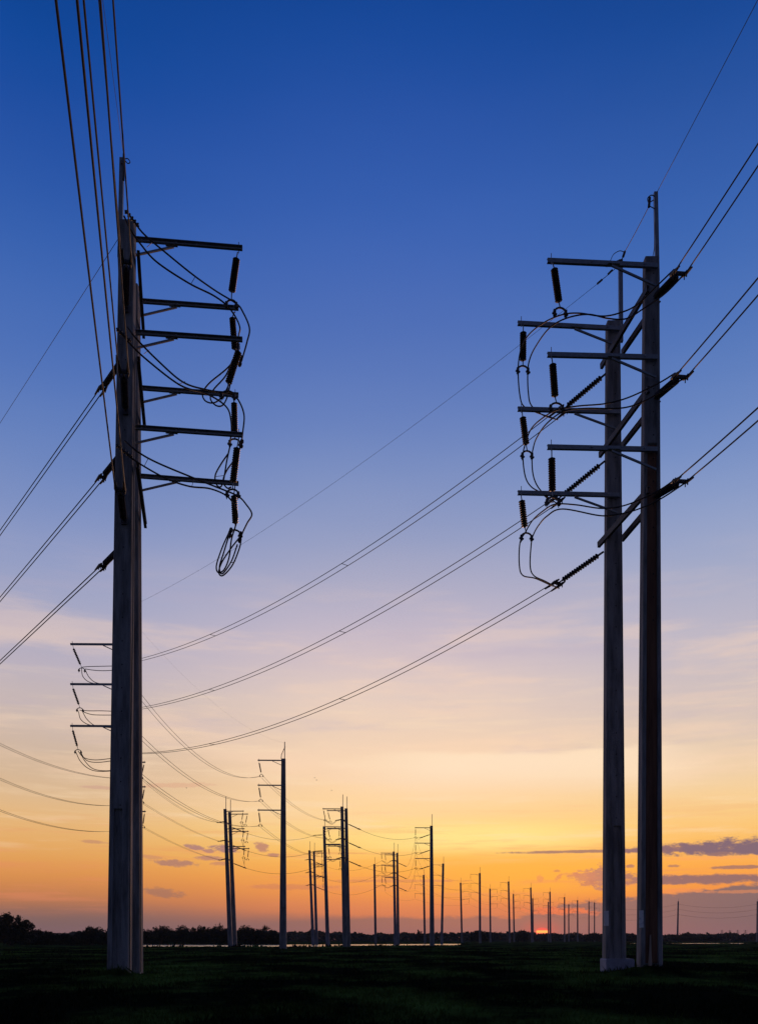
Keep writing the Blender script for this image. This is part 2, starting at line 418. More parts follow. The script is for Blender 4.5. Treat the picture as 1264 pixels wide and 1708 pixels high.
bpy.data.objects['grass']['kind'] = 'stuff'
rd = MB()     # rushes along the shores that break up the strips of water
for k in range(5200):
    px = random.choice([random.uniform(180, 780), random.uniform(1030, 1264), random.uniform(1100, 1264)])
    y = (random.uniform(118, 150)+sstep(420, 760, px)*34) if px < 800 else random.uniform(196, 232)
    x = (px-CX)/F*y
    if pond(x, y) > 0.35 and random.random() < .93: continue
    z = gz(x, y); hh = random.uniform(.16, .42); ww = random.uniform(.04, .14); i = len(rd.v)
    if mnoise.noise(Vector((x*.12, y*.05, 9))) < 0.08: hh *= 0.22
    rd.v += [(x-ww, y, z-.02), (x+ww, y, z-.02), (x+ww*.5+random.gauss(0, .1), y+.1, z+hh), (x-ww*.5, y+.1, z+hh*.8)]
    rd.f.append((i, i+1, i+2, i+3))
ro = rd.build('shore_grass', GRASS); tag(ro, 'low rushes and grass along the near shore of the flooded strips', 'grass'); ro['kind'] = 'stuff'

# ------------------------------------------------------------ pole parts
def pole_mesh(bt, tp, wb, wt, rz, rw, rd_=0.05, off=0.0, depth=0.72):
    """tapered concrete post with a sunken channel on front and back up to height rz; bt, tp centre points"""
    mb = MB(); bt, tp = Vector(bt), Vector(tp)
    def level(z, dp):
        t = (z-bt.z)/(tp.z-bt.z); c = bt.lerp(tp, t)
        w = (wb+(wt-wb)*t)/2; d = w*depth; ch = 0.02; r = w*rw; o = off*w
        pts = [(-w+ch, -d), (o-r, -d), (o-r+.008, -d+dp), (o+r-.008, -d+dp), (o+r, -d), (w-ch, -d), (w, -d+ch), (w, d-ch), (w-ch, d),
               (o+r, d), (o+r-.008, d-dp), (o-r+.008, d-dp), (o-r, d), (-w+ch, d), (-w, d-ch), (-w, -d+ch)]
        mb.v.extend((c.x+a, c.y+b, z) for a, b in pts)
    zs = [(bt.z, rd_)]
    k = 24
    for i in range(1, k):
        z = bt.z+(tp.z-bt.z)*i/k
        zs.append((z, rd_ if z < rz else 0.0))
    zs += [(rz-0.02, rd_), (rz+0.02, 0.0), (tp.z, 0.0)]
    zs.sort()
    for z, d in zs: level(z, d)
    n = 16
    for i in range(len(zs)-1):
        for j in range(n):
            a = i*n+j; b = i*n+(j+1) % n
            mb.f.append((a, b, b+n, a+n))
    mb.f.append(tuple((len(zs)-1)*n+j for j in range(n)))
    return mb
def insulator_mesh(p, q, r=0.085, core=0.045, pitch=0.062, n=12):
    p, q = Vector(p), Vector(q); ln = (q-p).length; k = max(3, int(ln/pitch)); prof = [(0, 0.03)]
    for i in range(k):
        t0 = 0.02+0.96*i/k; dt = 0.96/k
        prof += [(t0+dt*.1, core), (t0+dt*.35, r*.92), (t0+dt*.5, r), (t0+dt*.62, r*.9), (t0+dt*.7, core)]
    prof.append((1, 0.03))
    return MB().lathe(p, q, prof, n)
def yoke_mesh(c, half, dirv, drop=0.13):
    """arched yoke with a clamp at each end"""
    c = Vector(c); d = Vector(dirv).normalized(); mb = MB()
    pts = []
    for i in range(9):
        a = math.pi*i/8
        pts.append(c+d*(-math.cos(a)*half)+Vector((0, 0, math.sin(a)*drop*.9-drop*.9)))
    mb.tube(pts, 0.026, 8)
    for s in (-1, 1):
        e = c+d*(s*half)+Vector((0, 0, -drop*.9))
        mb.bar(e+Vector((0, 0, .05)), e-Vector((0, 0, .10)), .07, .09, (0, 1, 0))
        mb.tube([e+Vector((-.06, -.03, -.05)), e+Vector((.06, .03, -.05))], .03, 6)
        mb.tube([e+Vector((0, 0, -.05)), e+Vector((-.01, 0, -.16))], .012, 5)
    return mb
def spacer(mb, a, b):
    mb.tube([a, b], 0.008, 5)

def add_arm(root, p, q, hgt=0.115, wd=0.07, br_from=None, br_to=None, bolts=True):
    p, q = Vector(p), Vector(q)
    a = put(MB().channel(p, q, wd, hgt), 'crossarm', STEEL, root)
    if br_from is not None:
        b = MB().bar(br_from, br_to, .045, .05)
        d = (q-p).normalized(); bf = Vector(br_from)
        b.bar(bf-d*.22+Vector((0, 0, .045)), bf+d*.1+Vector((0, 0, .045)), .1, .03)
        put(b, 'brace', STEEL, root, a)
    if bolts:
        mb = MB(); d = (q-p).normalized()
        for t in (.12, .42, .6):
            c = p.lerp(q, t)
            put(MB().tube([c-Vector((0, .05, 0)), c-Vector((0, .012, 0))], .016, 6), 'bolt', BOLT, root, a)
        mb.tube([q-d*.1+Vector((0, 0, -.12)), q-d*.1+Vector((0, 0, .18))], .010, 6)
        put(mb, 'bolt', BOLT, root, a)
    return a
def add_string(root, tip, p, q, yc=None, ydir=(1, 0.3, 0), half=0.13, r=0.085, n=12):
    """suspension string: fitting from the arm tip, sheds p to q, yoke below"""
    i = put(insulator_mesh(p, q, r, n=n), 'insulator', PORC, root)
    put(MB().tube([tip, p], .016, 6), 'link_fitting', STEEL, root, i)
    if yc is not None: put(MB().tube([q, yc], .016, 6), 'link_fitting', STEEL, root, i)
    if yc is not None: put(yoke_mesh(yc, half, ydir), 'yoke_clamp', DSTEEL, root, i)
    return i
def add_strain(root, p, q, r=0.085, clampdir=None, sep=0.17, n=12, pitch=.09):
    p, q = Vector(p), Vector(q); d = (q-p).normalized()
    i = put(insulator_mesh(p+d*.12, q-d*.28, r, core=.036, pitch=pitch, n=n), 'strain_insulator', PORC, root)
    put(MB().tube([p-d*.05, p+d*.14], .03, 6), 'link_fitting', DSTEEL, root, i)
    f = MB(); f.tube([q-d*.3, q-d*.06], .022, 6)
    sd = Vector((d.y, -d.x, 0)).normalized()
    f.bar(q-sd*(sep+.03)-d*.1, q+sd*(sep+.03)-d*.1, .05, .09)
    for s in (-1, 1):
        e = q+sd*(s*sep)
        f.tube([e-d*.28, e-d*.1, e+d*.04, e+d*.3], [.022, .05, .042, .022], 8)
        f.tube([e-d*.16+Vector((0, 0, .05)), e-d*.16-Vector((0, 0, .12))], .014, 5)
        f.tube([e-d*.02+Vector((0, 0, .06)), e-d*.02-Vector((0, 0, .1))], .016, 5)
    put(f, 'dead_end_clamp', DSTEEL, root, i)
    return i
def add_jumper(root, pts, r=0.019):
    return put(MB().tube(spline(pts, 8), r, 8), 'jumper_cable', CABLE, root, smooth=True)
def step_holes(root, pole, bt, tp, w, z0, z1, dz):
    mb = MB(); bt, tp = Vector(bt), Vector(tp); z = z0
    while z < z1:
        t = (z-bt.z)/(tp.z-bt.z); c = bt.lerp(tp, t); ww = (w[0]+(w[1]-w[0])*t)/2*.72
        put(MB().tube([(c.x+.03, c.y-ww-.004, z), (c.x+.03, c.y-ww+.02, z)], .017, 8), 'bolt_hole', HOLE, root, pole)
        z += dz

# ------------------------------------------------------------ left near structure: two posts one behind the other
Y1, Y2 = 23.9, 25.6
b1 = at(199, 1640, Y1); t1 = at(213, 372, Y1); b1.z = -0.35
b2 = at(219.5, 1640, Y2); t2 = at(218.5, 479, Y2); b2.z = -0.35
LT = thing('twin_power_pole', (b1.x, Y1, 0), 'tall pair of concrete poles at left, one close behind the other, six crossarms reaching right', 'power pole', 'pairs of concrete power poles')
R = LT
po = put(pole_mesh(b1, t1, .57, .39, at(0, 1352, Y1).z, .42, .06, -.12), 'pole', CONC, R)
step_holes(R, po, b1, t1, (.57, .39), 4.5, 19, .62)
wp = MB(); wp.tube([at(216.8, 1618, Y1-.1), at(218, 1300, Y1-.1), at(222.2, 1000, Y1-.1), at(224.6, 650, Y1-.1), at(226, 560, Y1-.1)], .021, 6)
put(wp, 'ground_wire', GWIRE, R, po)
po2 = put(pole_mesh(b2, t2, .57, .46, 3, .42, .06), 'pole', CONC, R)
step_holes(R, po2, b2, t2, (.57, .46), 4.5, 18, .62)
put(MB().tube([at(235.4, 1622, Y2-.15), at(234.6, 1200, Y2-.1), at(233.8, 800, Y2-.1)], .018, 6), 'ground_wire', GWIRE, R, po2)
mb = MB(); mb.bar(at(200, 430, Y1+.2), at(203.5, 264, Y1+.2), .11, .10, (0, 1, 0))
ms = put(mb, 'mast', STEEL, R)
mb = MB(); mb.tube([at(206.5, 256, Y1), at(206, 300, Y1)], .03, 8); mb.bar(at(202, 270, Y1+.12), at(208, 270, Y1), .05, .06)
mb.tube(spline([at(207, 265, Y1), at(213, 264, Y1), at(217, 270, Y1), at(213, 272, Y1), at(208, 268, Y1), at(207, 285, Y1)], 4), .012, 6)
put(mb, 'ground_wire_clamp', DSTEEL, R, ms)
# crossarms
for k, (r0, r1) in enumerate(((400, 415), (555.5, 567.5), (714, 726.5))):
    p = at(214, r0-1, Y1+.25); q = at(404.5, r1, Y1+.55)
    add_arm(R, p, q, br_from=at(290, r0+(r1-r0)*.42+5, Y1+.4), br_to=at(226, r0+25, Y1+.25))
    if k == 2: mb = MB()
for k, (r0, r1) in enumerate(((503, 515), (648, 660), (795, 807.5))):
    add_arm(R, at(222, r0-1, Y2+.22), at(398, r1, Y2+.5), br_from=at(295, r0+(r1-r0)*.42+4, Y2+.35), br_to=at(232, r0+24, Y2+.22))
# suspension strings
YA, YB = Y1+.5, Y2+.45
add_string(R, at(396.5, 420, YA), at(394.5, 430, YA), at(386.5, 487, YA), at(386, 500, YA), (1, .1, 0), .13, .10)
add_string(R, at(391, 520, YB), at(387.5, 529, YB), at(391.5, 583, YB), None, r=.095)
add_string(R, at(399.5, 573, YA), at(398, 585, YA), at(380.5, 640, YA), at(380, 652, YA), (1, .1, 0), .17, .10)
add_string(R, at(391, 664, YB), at(390.5, 671, YB), at(391.5, 722, YB), at(392, 732, YB), (1, .2, 0), .15, .095)
add_string(R, at(398.5, 730, YA), at(395.5, 746, YA), at(388.5, 805, YA), at(388, 816, YA), (1, .1, 0), .15, .10)
add_string(R, at(392, 810, YB), at(390, 826, YB), at(392.5, 874, YB), at(392, 884, YB), (1, .2, 0), .15, .095)
# steel channels tying the two posts together
for a, b in (((196.5, 414, 23.75), (202, 566, 26.0)), ((228.5, 420, 23.75), (238, 561, 25.9)),
             ((193.5, 596, 23.75), (200, 716, 26.0)), ((228.5, 598, 23.75), (239.5, 713, 25.9)),
             ((189.5, 780, 23.75), (198, 880, 26.0)), ((227, 775, 23.75), (241, 877, 25.9))):
    put(MB().channel(at(*a), at(*b), .06, .17, .02, (0, 0, 1)), 'tie_bar', DSTEEL, R)
# strain strings towards the viewer
DL = Vector((.22, -1, 0)).normalized()
zs = (17.55, 14.95, 12.05)
LE = []
for k, (z, xb, xt) in enumerate(((17.62, 209.5, 211), (14.92, 209, 206), (12.02, 206.5, 200))):
    p = at(xb, 400, Y1-.22); p.z = z; q = p+DL*1.72; q.x = (xt-CX)/F*q.y
    add_strain(R, p, q, .10, sep=.10); LE.append(q)
    mbx = MB().bar((p.x, p.y+.02, z+.12), (p.x, p.y+.02, z-.12), .14, .05, (0, 1, 0))
    put(mbx, 'bracket', DSTEEL, R)
# strain strings away to the left
DA = Vector((-.755, 1, 0)).normalized()
LA = []
for z in (17.60, 14.93, 12.25):
    p = at(205, 600, Y2+.15); p.z = z; q = p+DA*1.75-Vector((0, 0, .05))
    add_strain(R, p, q, .09, sep=.08); LA.append(q)
for a, b in (((208, 350, 22.0), (232, 378, 22.25)), ((194, 547, 22.0), (219, 570, 22.15)), ((193, 741, 22.0), (221, 763, 22.15))):
    mb = MB(); A_, B_ = at(*a), at(*b); prof = [(0, .02)]
    for i in range(5): prof += [(.04+i*.19, .022), (.08+i*.19, .055), (.14+i*.19, .055), (.18+i*.19, .022)]
    put(mb.lathe(A_, B_, prof+[(1, .02)], 8), 'jumper_terminal', DSTEEL, R)
# jumper cables
J = lambda pts: add_jumper(R, [at(*p) for p in pts], .022)
J([(212, 354, 22.1), (222, 366, 22.0), (240, 390, 22.2), (280, 424, 22.7), (322, 458, 23.2), (360, 485, 23.9), (394, 506, 24.4), (405, 520, 24.6), (416, 547, 24.9), (412, 570, 25.2), (404, 598, 25.6), (400, 610, 25.8)])
J([(207, 360, 22.1), (216, 380, 22.1), (234, 406, 22.3), (262, 437, 22.8), (315, 472, 23.5), (355, 492, 24.1), (377, 508, 24.4), (392, 527, 24.7), (400, 546, 25), (398, 560, 25.4), (396, 585, 25.8)])
J([(212, 545, 22.1), (226, 563, 22.1), (262, 600, 22.6), (305, 637, 23.2), (345, 650, 23.9), (385, 657, 24.4), (398, 668, 24.6), (407, 692, 24.9), (405, 720, 25.3), (403, 738, 25.8)])
J([(197, 550, 22.1), (214, 570, 22.1), (245, 600, 22.5), (300, 642, 23.2), (340, 655, 23.9), (365, 668, 24.4), (380, 682, 24.7), (385, 700, 25), (386, 722, 25.4), (383, 738, 25.8)])
J([(208, 735, 22.1), (232, 755, 22.1), (265, 773, 22.6), (325, 798, 23.3), (360, 812, 23.9), (396, 827, 24.4), (411, 842, 24.7), (420, 858, 25), (412, 873, 25.4), (403, 893, 25.8), (400, 912, 25.9), (388, 942, 26), (372, 960, 26.1), (365, 955, 26.1), (370, 938, 26.1), (385, 915, 26.0), (399, 897, 26.0)])
J([(195, 742, 22.1), (225, 768, 22.2), (275, 797, 22.7), (315, 811, 23.3), (350, 815, 23.9), (378, 827, 24.4), (392, 845, 24.8), (396, 862, 25.1), (392, 880, 25.5), (386, 900, 25.8), (382, 930, 25.9), (374, 950, 26), (364, 955, 26.1), (361, 943, 26.1), (370, 915, 26.0), (382, 888, 26.0)])
J([(397, 590, 25.9), (380, 613, 26.1), (349, 639, 26.3), (338, 656, 26.5), (342, 668, 26.6), (354, 672, 26.7), (366, 666, 26.8), (380, 645, 26.8), (386, 615, 26.6)])
J([(388, 600, 25.9), (376, 627, 26.1), (356, 650, 26.3), (351, 665, 26.5), (360, 676, 26.6), (371, 676, 26.7), (379, 662, 26.8), (384, 640, 26.7)])
J([(384, 742, 25.9), (378, 770, 26), (373, 800, 26.2), (368, 812, 26.3), (361, 808, 26.3), (359, 793, 26.3), (368, 775, 26.2), (381, 756, 26.1)])
J([(403, 740, 25.9), (392, 765, 26), (378, 785, 26.2), (372, 803, 26.3), (379, 814, 26.4), (386, 812, 26.4)])
mb = MB()
for a, b in (((245, 412, 22.4), (256, 402, 22.4)), ((318, 474, 23.5), (325, 462, 23.4)), ((240, 590, 22.5), (250, 583, 22.5)), ((300, 640, 23.2), (309, 636, 23.2)), ((241, 777, 22.4), (247, 765, 22.4)), ((320, 811, 23.4), (323, 800, 23.4)), ((359, 795, 26.3), (374, 793, 26.2)), ((383, 940, 25.9), (393, 936, 25.9))):
    put(MB().tube([at(*a), at(*b)], .008, 5), 'cable_spacer', STEEL, R)

J([(384, 886, 25.9), (373, 922, 26), (366, 946, 26.1), (371, 957, 26.1), (386, 936, 26.1), (396, 908, 26)])
for a, b in (((403, 592, 25.6), (399, 612, 25.7)), ((398, 575, 25.7), (396, 592, 25.8)), ((386, 880, 25.9), (383, 897, 25.9)), ((402, 886, 25.8), (399, 906, 25.9)), ((404, 732, 25.7), (402, 748, 25.8))):
    put(MB().lathe(at(*a), at(*b), [(0, .02), (.1, .05), (.4, .06), (.45, .035), (.6, .035), (.65, .06), (.9, .05), (1, .02)], 8), 'parallel_clamp', DSTEEL, R)

# ------------------------------------------------------------ right near structure
Y4, Y3 = 24.2, 26.4
b4 = at(1083, 1600, Y4); b4.z = -.3; t4 = at(1085.5, 433, Y4)
b3 = at(1024, 1600, Y3); b3.z = -.4; t3 = at(1021.8, 539, Y3)
RT = thing('twin_power_pole', (b4.x, Y4, 0), 'tall pair of concrete poles at right, crossarms reaching left, pale plates near the foot', 'power pole', 'pairs of concrete power poles')
R = RT
po = put(pole_mesh(b4, t4, .60, .38, at(0, 745, Y4).z, .60, .06, -.0), 'pole', CONC, R)
step_holes(R, po, b4, t4, (.60, .38), 9.5, 19, .62)
# brown rust-stained face inside the sunken channel
mb = MB(); zb, zt = 0.32, at(0, 700, Y4).z
for z in (zb, zt):
    t = (z-b4.z)/(t4.z-b4.z); c = b4.lerp(t4, t); ww = (.60+(.38-.60)*t)/2; dd = ww*.72-.06+.004
    mb.v += [(c.x-ww*.56, c.y-dd, z), (c.x+ww*.56, c.y-dd, z), (c.x+ww*.56, c.y-dd+.003, z), (c.x-ww*.56, c.y-dd+.003, z)]
mb.f = [(0, 1, 5, 4), (1, 2, 6, 5), (2, 3, 7, 6), (3, 0, 4, 7), (4, 5, 6, 7), (3, 2, 1, 0)]
ob = put(mb, 'stained_panel', CONC_B, R, po)
put(MB().tube([at(1084, 1612, Y4-.24), at(1084.3, 1590, Y4-.22), at(1084.5, 1560, Y4-.2)], [.06, .035, .02], 8), 'conduit', GWIRE, R, po)
po3 = put(pole_mesh(b3, t3, .61, .38, at(0, 1380, Y3).z, .40, .06, .22), 'pole', CONC, R)
step_holes(R, po3, b3, t3, (.61, .38), 4.5, 18, .62)
bl = MB(); c0 = at(0, 1628, Y3); c0.x = 6.57; c1 = at(1058, 1600, Y3-.36)
x0, x1, z1 = c0.x, c1.x, c1.z
for (a, b_, c_) in ((x0, x1, 0),):
    pr = [(x0+.015, -.35), (x0, z1-.03), (x0+.03, z1), (x1-.03, z1), (x1, z1-.03), (x1+.015, -.35)]
    for yy in (Y3-.36, Y3+.34): bl.v += [(px_, yy, pz) for px_, pz in pr]
    bl.f += [tuple(range(6))[::-1], tuple(range(6, 12))]+[(i, (i+1) % 6, (i+1) % 6+6, i+6) for i in range(6)]
put(bl, 'footing', BLOCK, R)
for (xa, xb, ya, yb, Yp, par) in ((1007.5, 1015, 1520, 1545, Y3-.232, po3), (1066, 1073, 1519, 1548, Y4-.228, po)):
    mb = MB(); a = at(xa, yb, Yp); b = at(xb, ya, Yp)
    mb.bar(((a.x+b.x)/2, Yp, a.z), ((a.x+b.x)/2, Yp, b.z), b.x-a.x, .012, (0, 1, 0))
    pl = put(mb, 'number_plate', PLATE, R, par)
# masts
ms = put(MB().bar(at(1096.2, 470, Y4+.1), at(1093.2, 321, Y4+.1), .10, .10, (0, 1, 0)), 'mast', STEEL, R)
mb = MB(); mb.tube([at(1083.5, 329, Y4), at(1082, 345, Y4)], .035, 8)
mb.tube(spline([at(1092, 327, Y4), at(1086, 325, Y4), at(1080, 330, Y4), at(1082, 337, Y4), at(1090, 333, Y4)], 4), .013, 6)
mb.tube([at(1083, 343, Y4), at(1092, 348, Y4)], .012, 6)
put(mb, 'ground_wire_clamp', DSTEEL, R, ms)
put(MB().tube([at(1088, 430, Y4-.1), at(1091, 415, Y4), at(1092, 370, Y4)], .01, 5), 'ground_wire', GWIRE, R, po)
ms = put(MB().bar(at(1035.5, 570, Y3+.1), at(1034.5, 434, Y3+.1), .115, .10, (0, 1, 0)), 'mast', STEEL, R)
mb = MB(); mb.tube([at(1042, 419, Y3), at(1039, 428, Y3)], .035, 8); mb.tube([at(1039, 428, Y3), at(1034, 437, Y3)], .016, 6)
mb.tube(spline([at(1041, 420, Y3), at(1033, 418, Y3), at(1023, 424, Y3), at(1018, 434, Y3), at(1012, 445, Y3)], 4), .010, 6)
mb.bar(at(1010, 443, Y3), at(1038, 433, Y3), .05, .05)
mb.tube([at(1021, 450, Y3), at(1014, 457, Y3)], .03, 8); mb.tube([at(1004, 466, Y3), at(996, 473, Y3)], .03, 8)
put(mb, 'ground_wire_clamp', DSTEEL, R, ms)
# crossarms
YT4, YT3 = Y4-.45, Y3-.45
for r0, r1 in ((433, 442), (590, 595), (744.5, 749)):
    add_arm(R, at(1097, r1-.5, Y4-.27), at(913, r0, YT4), br_from=at(1020, (r0+r1)/2+5, Y4-.38), br_to=at(1094, r1+34, Y4-.28))
for r0, r1 in ((537.5, 546.5), (681, 686), (821, 825)):
    add_arm(R, at(1034, r1, Y3-.27), at(863.5, r0, YT3), br_from=at(958, (r0+r1)/2+6, Y3-.36), br_to=at(1030, r1+30, Y3-.28))
add_string(R, at(921.5, 438, YT4), at(924, 447, YT4), at(932, 504, YT4), at(934, 513, YT4), (1, .1, 0), .15, .10)
add_string(R, at(920, 596, YT4), at(921.5, 606, YT4), at(925.5, 662, YT4), at(928, 672, YT4), (1, .1, 0), .16, .10)
add_string(R, at(920, 750, YT4), at(920, 763, YT4), at(921, 820, YT4), at(922, 829, YT4), (1, .1, 0), .16, .10)
add_string(R, at(872.5, 543, YT3), at(872.5, 553, YT3), at(872, 602, YT3), at(872, 610, YT3), (1, .1, 0), .15, .10)
add_string(R, at(870.5, 687, YT3), at(871.5, 695, YT3), at(877.5, 742, YT3), at(879, 752, YT3), (1, .1, 0), .14, .10)
add_string(R, at(869, 827, YT3), at(870, 834, YT3), at(875, 880, YT3), at(878, 889, YT3), (1, .1, 0), .15, .10)
for a, b in (((1079, 480, 23.95), (1001, 611, 26.75)), ((1098, 497, 24.4), (1036, 588, 26.6)),
             ((1080, 648, 23.95), (998.5, 759, 26.75)), ((1098, 664, 24.4), (1036, 743, 26.6)),
             ((1080, 816, 23.95), (996.5, 909, 26.75)), ((1098, 826, 24.4), (1036, 899, 26.6))):
    put(MB().channel(at(*a), at(*b), .06, .17, .02, (0, 0, 1)), 'tie_bar', DSTEEL, R)
DR = Vector((.095, -1, -.12)).normalized()
RE = []
for (xa, ya, xb, yb) in ((1092, 497, 1135, 453), (1092, 664, 1137, 626), (1092, 828, 1137, 801)):
    p = at(xa, ya, Y4-.15); q = at(xb, yb, 22.45)
    add_strain(R, p, q, .10, sep=.16); RE.append(q)
RA = []
for (xa, ya, xb, yb) in ((1009, 624, 934, 687), (1006, 771, 926, 836), (1004, 922, 926, 976)):
    p = at(xa, ya, Y3+.1); q = at(xb, yb, 27.9)
    add_strain(R, p, q, .085, sep=.14); RA.append(q)
J = lambda pts: add_jumper(R, [at(*p) for p in pts])
J([(1124, 449, 22.6), (1098, 474, 23.0), (1062, 508, 23.6), (1035, 521, 23.7), (1005, 527, 23.8), (965, 522, 23.8), (936, 525, 23.75), (905, 539, 24.4), (880, 560, 25.2), (868, 585, 25.8), (864, 618, 26), (867, 660, 26.4), (874, 678, 26.8), (895, 688, 27.2), (922, 697, 27.7)])
J([(1140, 458, 22.6), (1108, 490, 23.0), (1072, 515, 23.6), (1045, 531, 23.7), (1015, 531, 23.8), (980, 524, 23.8), (943, 531, 23.75), (915, 548, 24.2), (893, 578, 25.2), (883, 600, 25.8), (880, 622, 26), (881, 655, 26.4), (886, 676, 26.8), (905, 692, 27.2), (930, 700, 27.7)])
J([(1126, 622, 22.6), (1098, 639, 23.0), (1050, 662, 23.6), (1010, 673, 23.7), (965, 677, 23.8), (930, 683, 23.75), (905, 697, 24.4), (886, 715, 25.2), (876, 740, 25.8), (872, 762, 26), (876, 795, 26.4), (886, 812, 26.8), (902, 822, 27.2), (920, 838, 27.7)])
J([(1142, 630, 22.6), (1100, 655, 23.0), (1062, 674, 23.6), (1030, 681, 23.7), (975, 681, 23.8), (940, 686, 23.75), (912, 706, 24.2), (895, 730, 25.2), (889, 748, 25.8), (887, 764, 26), (889, 792, 26.4), (897, 812, 26.8), (912, 828, 27.2), (932, 842, 27.7)])
J([(1128, 798, 22.6), (1095, 820, 23.0), (1045, 842, 23.6), (1005, 848, 23.7), (960, 842, 23.8), (926, 841, 23.75), (906, 852, 24.4), (888, 868, 25.2), (876, 888, 25.8), (867, 906, 26), (866, 943, 26.4), (872, 960, 26.8), (893, 965, 27.2), (920, 977, 27.7)])
J([(1142, 806, 22.6), (1100, 833, 23.0), (1062, 850, 23.6), (1030, 858, 23.7), (1000, 860, 23.8), (938, 849, 23.75), (912, 861, 24.2), (897, 878, 25.2), (889, 893, 25.8), (886, 906, 26), (884, 943, 26.4), (890, 960, 26.8), (910, 970, 27.2), (930, 981, 27.7)])

# ------------------------------------------------------------ smaller, farther structures
class Root: pass
def far_post(root, Y, xt, yt, xb, side, armlen=2.7, mast=1.6, wt=.40, wb=.62, z0=None, n=6, slant=0.0, clamps=True, arm_rows=None, dy=0.0):
    th = 1.0 if Y < 200 else 0.6
    """one post with three crossarms; returns the conductor clamps"""
    tp = at(xt, yt, Y); bt = at(xb, HZ, Y); bt.z = gz(bt.x, Y)-.3
    p = put(pole_mesh(bt, tp, wb, wt, 4.2, .42, .06, 0), 'pole', CONC, root)
    if mast:
        m_ = put(MB().bar((tp.x+.1, Y+.1, tp.z-1.2), (tp.x+.12, Y+.1, tp.z+mast), .08, .08, (0, 1, 0)), 'mast', STEEL, root)
    ends = []
    for k in range(3):
        z = tp.z-.35-2.5*k if arm_rows is None else at(0, arm_rows[k], Y).z
        if side == 0: ends.append(Vector((tp.x, Y-.3, z-1))); continue
        t = (z-bt.z)/(tp.z-bt.z); cx = bt.lerp(tp, t).x
        a = Vector((cx-side*.1, Y-.24, z)); e = Vector((cx+side*armlen, Y-.24+dy, z+.02))
        arm = put(MB().channel(a, e, .07*th, .12*th), 'crossarm', STEEL, root)
        put(MB().bar((cx+side*1.1, Y-.24+dy*.4, z-.07), (cx+side*.15, Y-.24, z-.5), .045, .05), 'brace', STEEL, root, arm)
        tip = e-Vector((side*.12, 0, .08)); sx = slant*(1-.2*k)
        pp = tip+Vector((sx*.12, 0, -.2)); qq = tip+Vector((sx*.75, .1, -1.15)); yc = tip+Vector((sx*.9, .1, -1.35))
        i = put(insulator_mesh(pp, qq, .085*th, core=.045*th, pitch=.1, n=n), 'insulator', PORC, root)
        put(MB().tube([tip+Vector((0, 0, .25)), pp], .014, 4), 'link_fitting', STEEL, root, i)
        put(MB().tube([qq, yc], .014, 4), 'link_fitting', STEEL, root, i)
        if clamps: put(yoke_mesh(yc, .17, (1, .3, 0), .15), 'yoke_clamp', DSTEEL, root, i)
        ends.append(yc+Vector((0, 0, -.15)))
    return p, tp, bt, ends
def Yfor(yt): return 18.5*F/(HZ-yt)

G1 = 'single concrete power poles along the receding line'
G2 = 'pairs of concrete power poles'
P = {}
def single(key, xt, yt, xb, side, label, **k):
    Y = k.pop('Y', None) or Yfor(yt)
    r = thing('power_pole', (at(xb, HZ, Y).x, Y, 0), label, 'power pole', G1)
    P[key] = (r,)+far_post(r, Y, xt, yt, xb, side, **k)+(Y,)
    return r
# hidden behind the left pair: only their arms show
r5 = single('a', 204, 1062, 203, -1, 'concrete pole hidden behind the left pair, its three thin arms showing left of them', Y=55, armlen=3.1, slant=.62, arm_rows=(1077, 1143.5, 1213), n=10, mast=1.4)
r6 = single('b', 203, 1266, 205, 1, 'concrete pole hidden behind the left pair, only three arm tips showing right of them', Y=92, armlen=2.5, slant=-.4, arm_rows=(1273, 1314, 1355), mast=1.4)
for k in range(3):   # jumpers and strain strings of the pole behind
    e = P['a'][4][k]; Y = 55
    pr = [at(*q, 54.8) for q in (((137, 1113), (150, 1112), (172, 1111.5), (196, 1111)), ((133, 1185), (150, 1186), (170, 1186), (196, 1187)), ((130, 1253), (140, 1264), (160, 1268), (196, 1264)))[k]]
    add_jumper(r5, pr, .022)
    pr = [at(*q, 54.6) for q in (((142, 1116), (155, 1118), (172, 1119), (196, 1118)), ((137, 1187), (152, 1192), (168, 1193), (196, 1193)), ((134, 1255), (145, 1269), (165, 1272), (196, 1268)))[k]]
    add_jumper(r5, pr, .022)
    pr = [at(*q, 55.2) for q in (((136, 1115), (138, 1128), (147, 1137), (162, 1141), (196, 1143)), ((131, 1187), (134, 1199), (143, 1207), (158, 1211), (196, 1214)), ((127, 1256), (134, 1270), (147, 1282), (164, 1287), (196, 1286)))[k]]
    add_jumper(r5, pr, .022)
    pr = [at(*q, 55.3) for q in (((142, 1117), (148, 1129), (158, 1138), (172, 1141), (196, 1142)), ((138, 1188), (145, 1200), (157, 1210), (172, 1213), (196, 1215)), ((135, 1257), (141, 1269), (154, 1282), (172, 1286), (196, 1285)))[k]]
    add_jumper(r5, pr, .022)
r7 = single('c', 472.7, 1266, 472, -1, 'tallest single concrete pole, three arms reaching left, right of the slim leaning pair', wt=.42, wb=.72, slant=.28, mast=1.75, arm_rows=(1269.5, 1311, 1352.5), armlen=2.6, n=8)
t7 = P['c'][2]
put(MB().tube([at(469, 1266, 92), at(469.5, 1259, 92), at(475.5, 1246, 92)], .04, 6), 'mast', STEEL, r7)
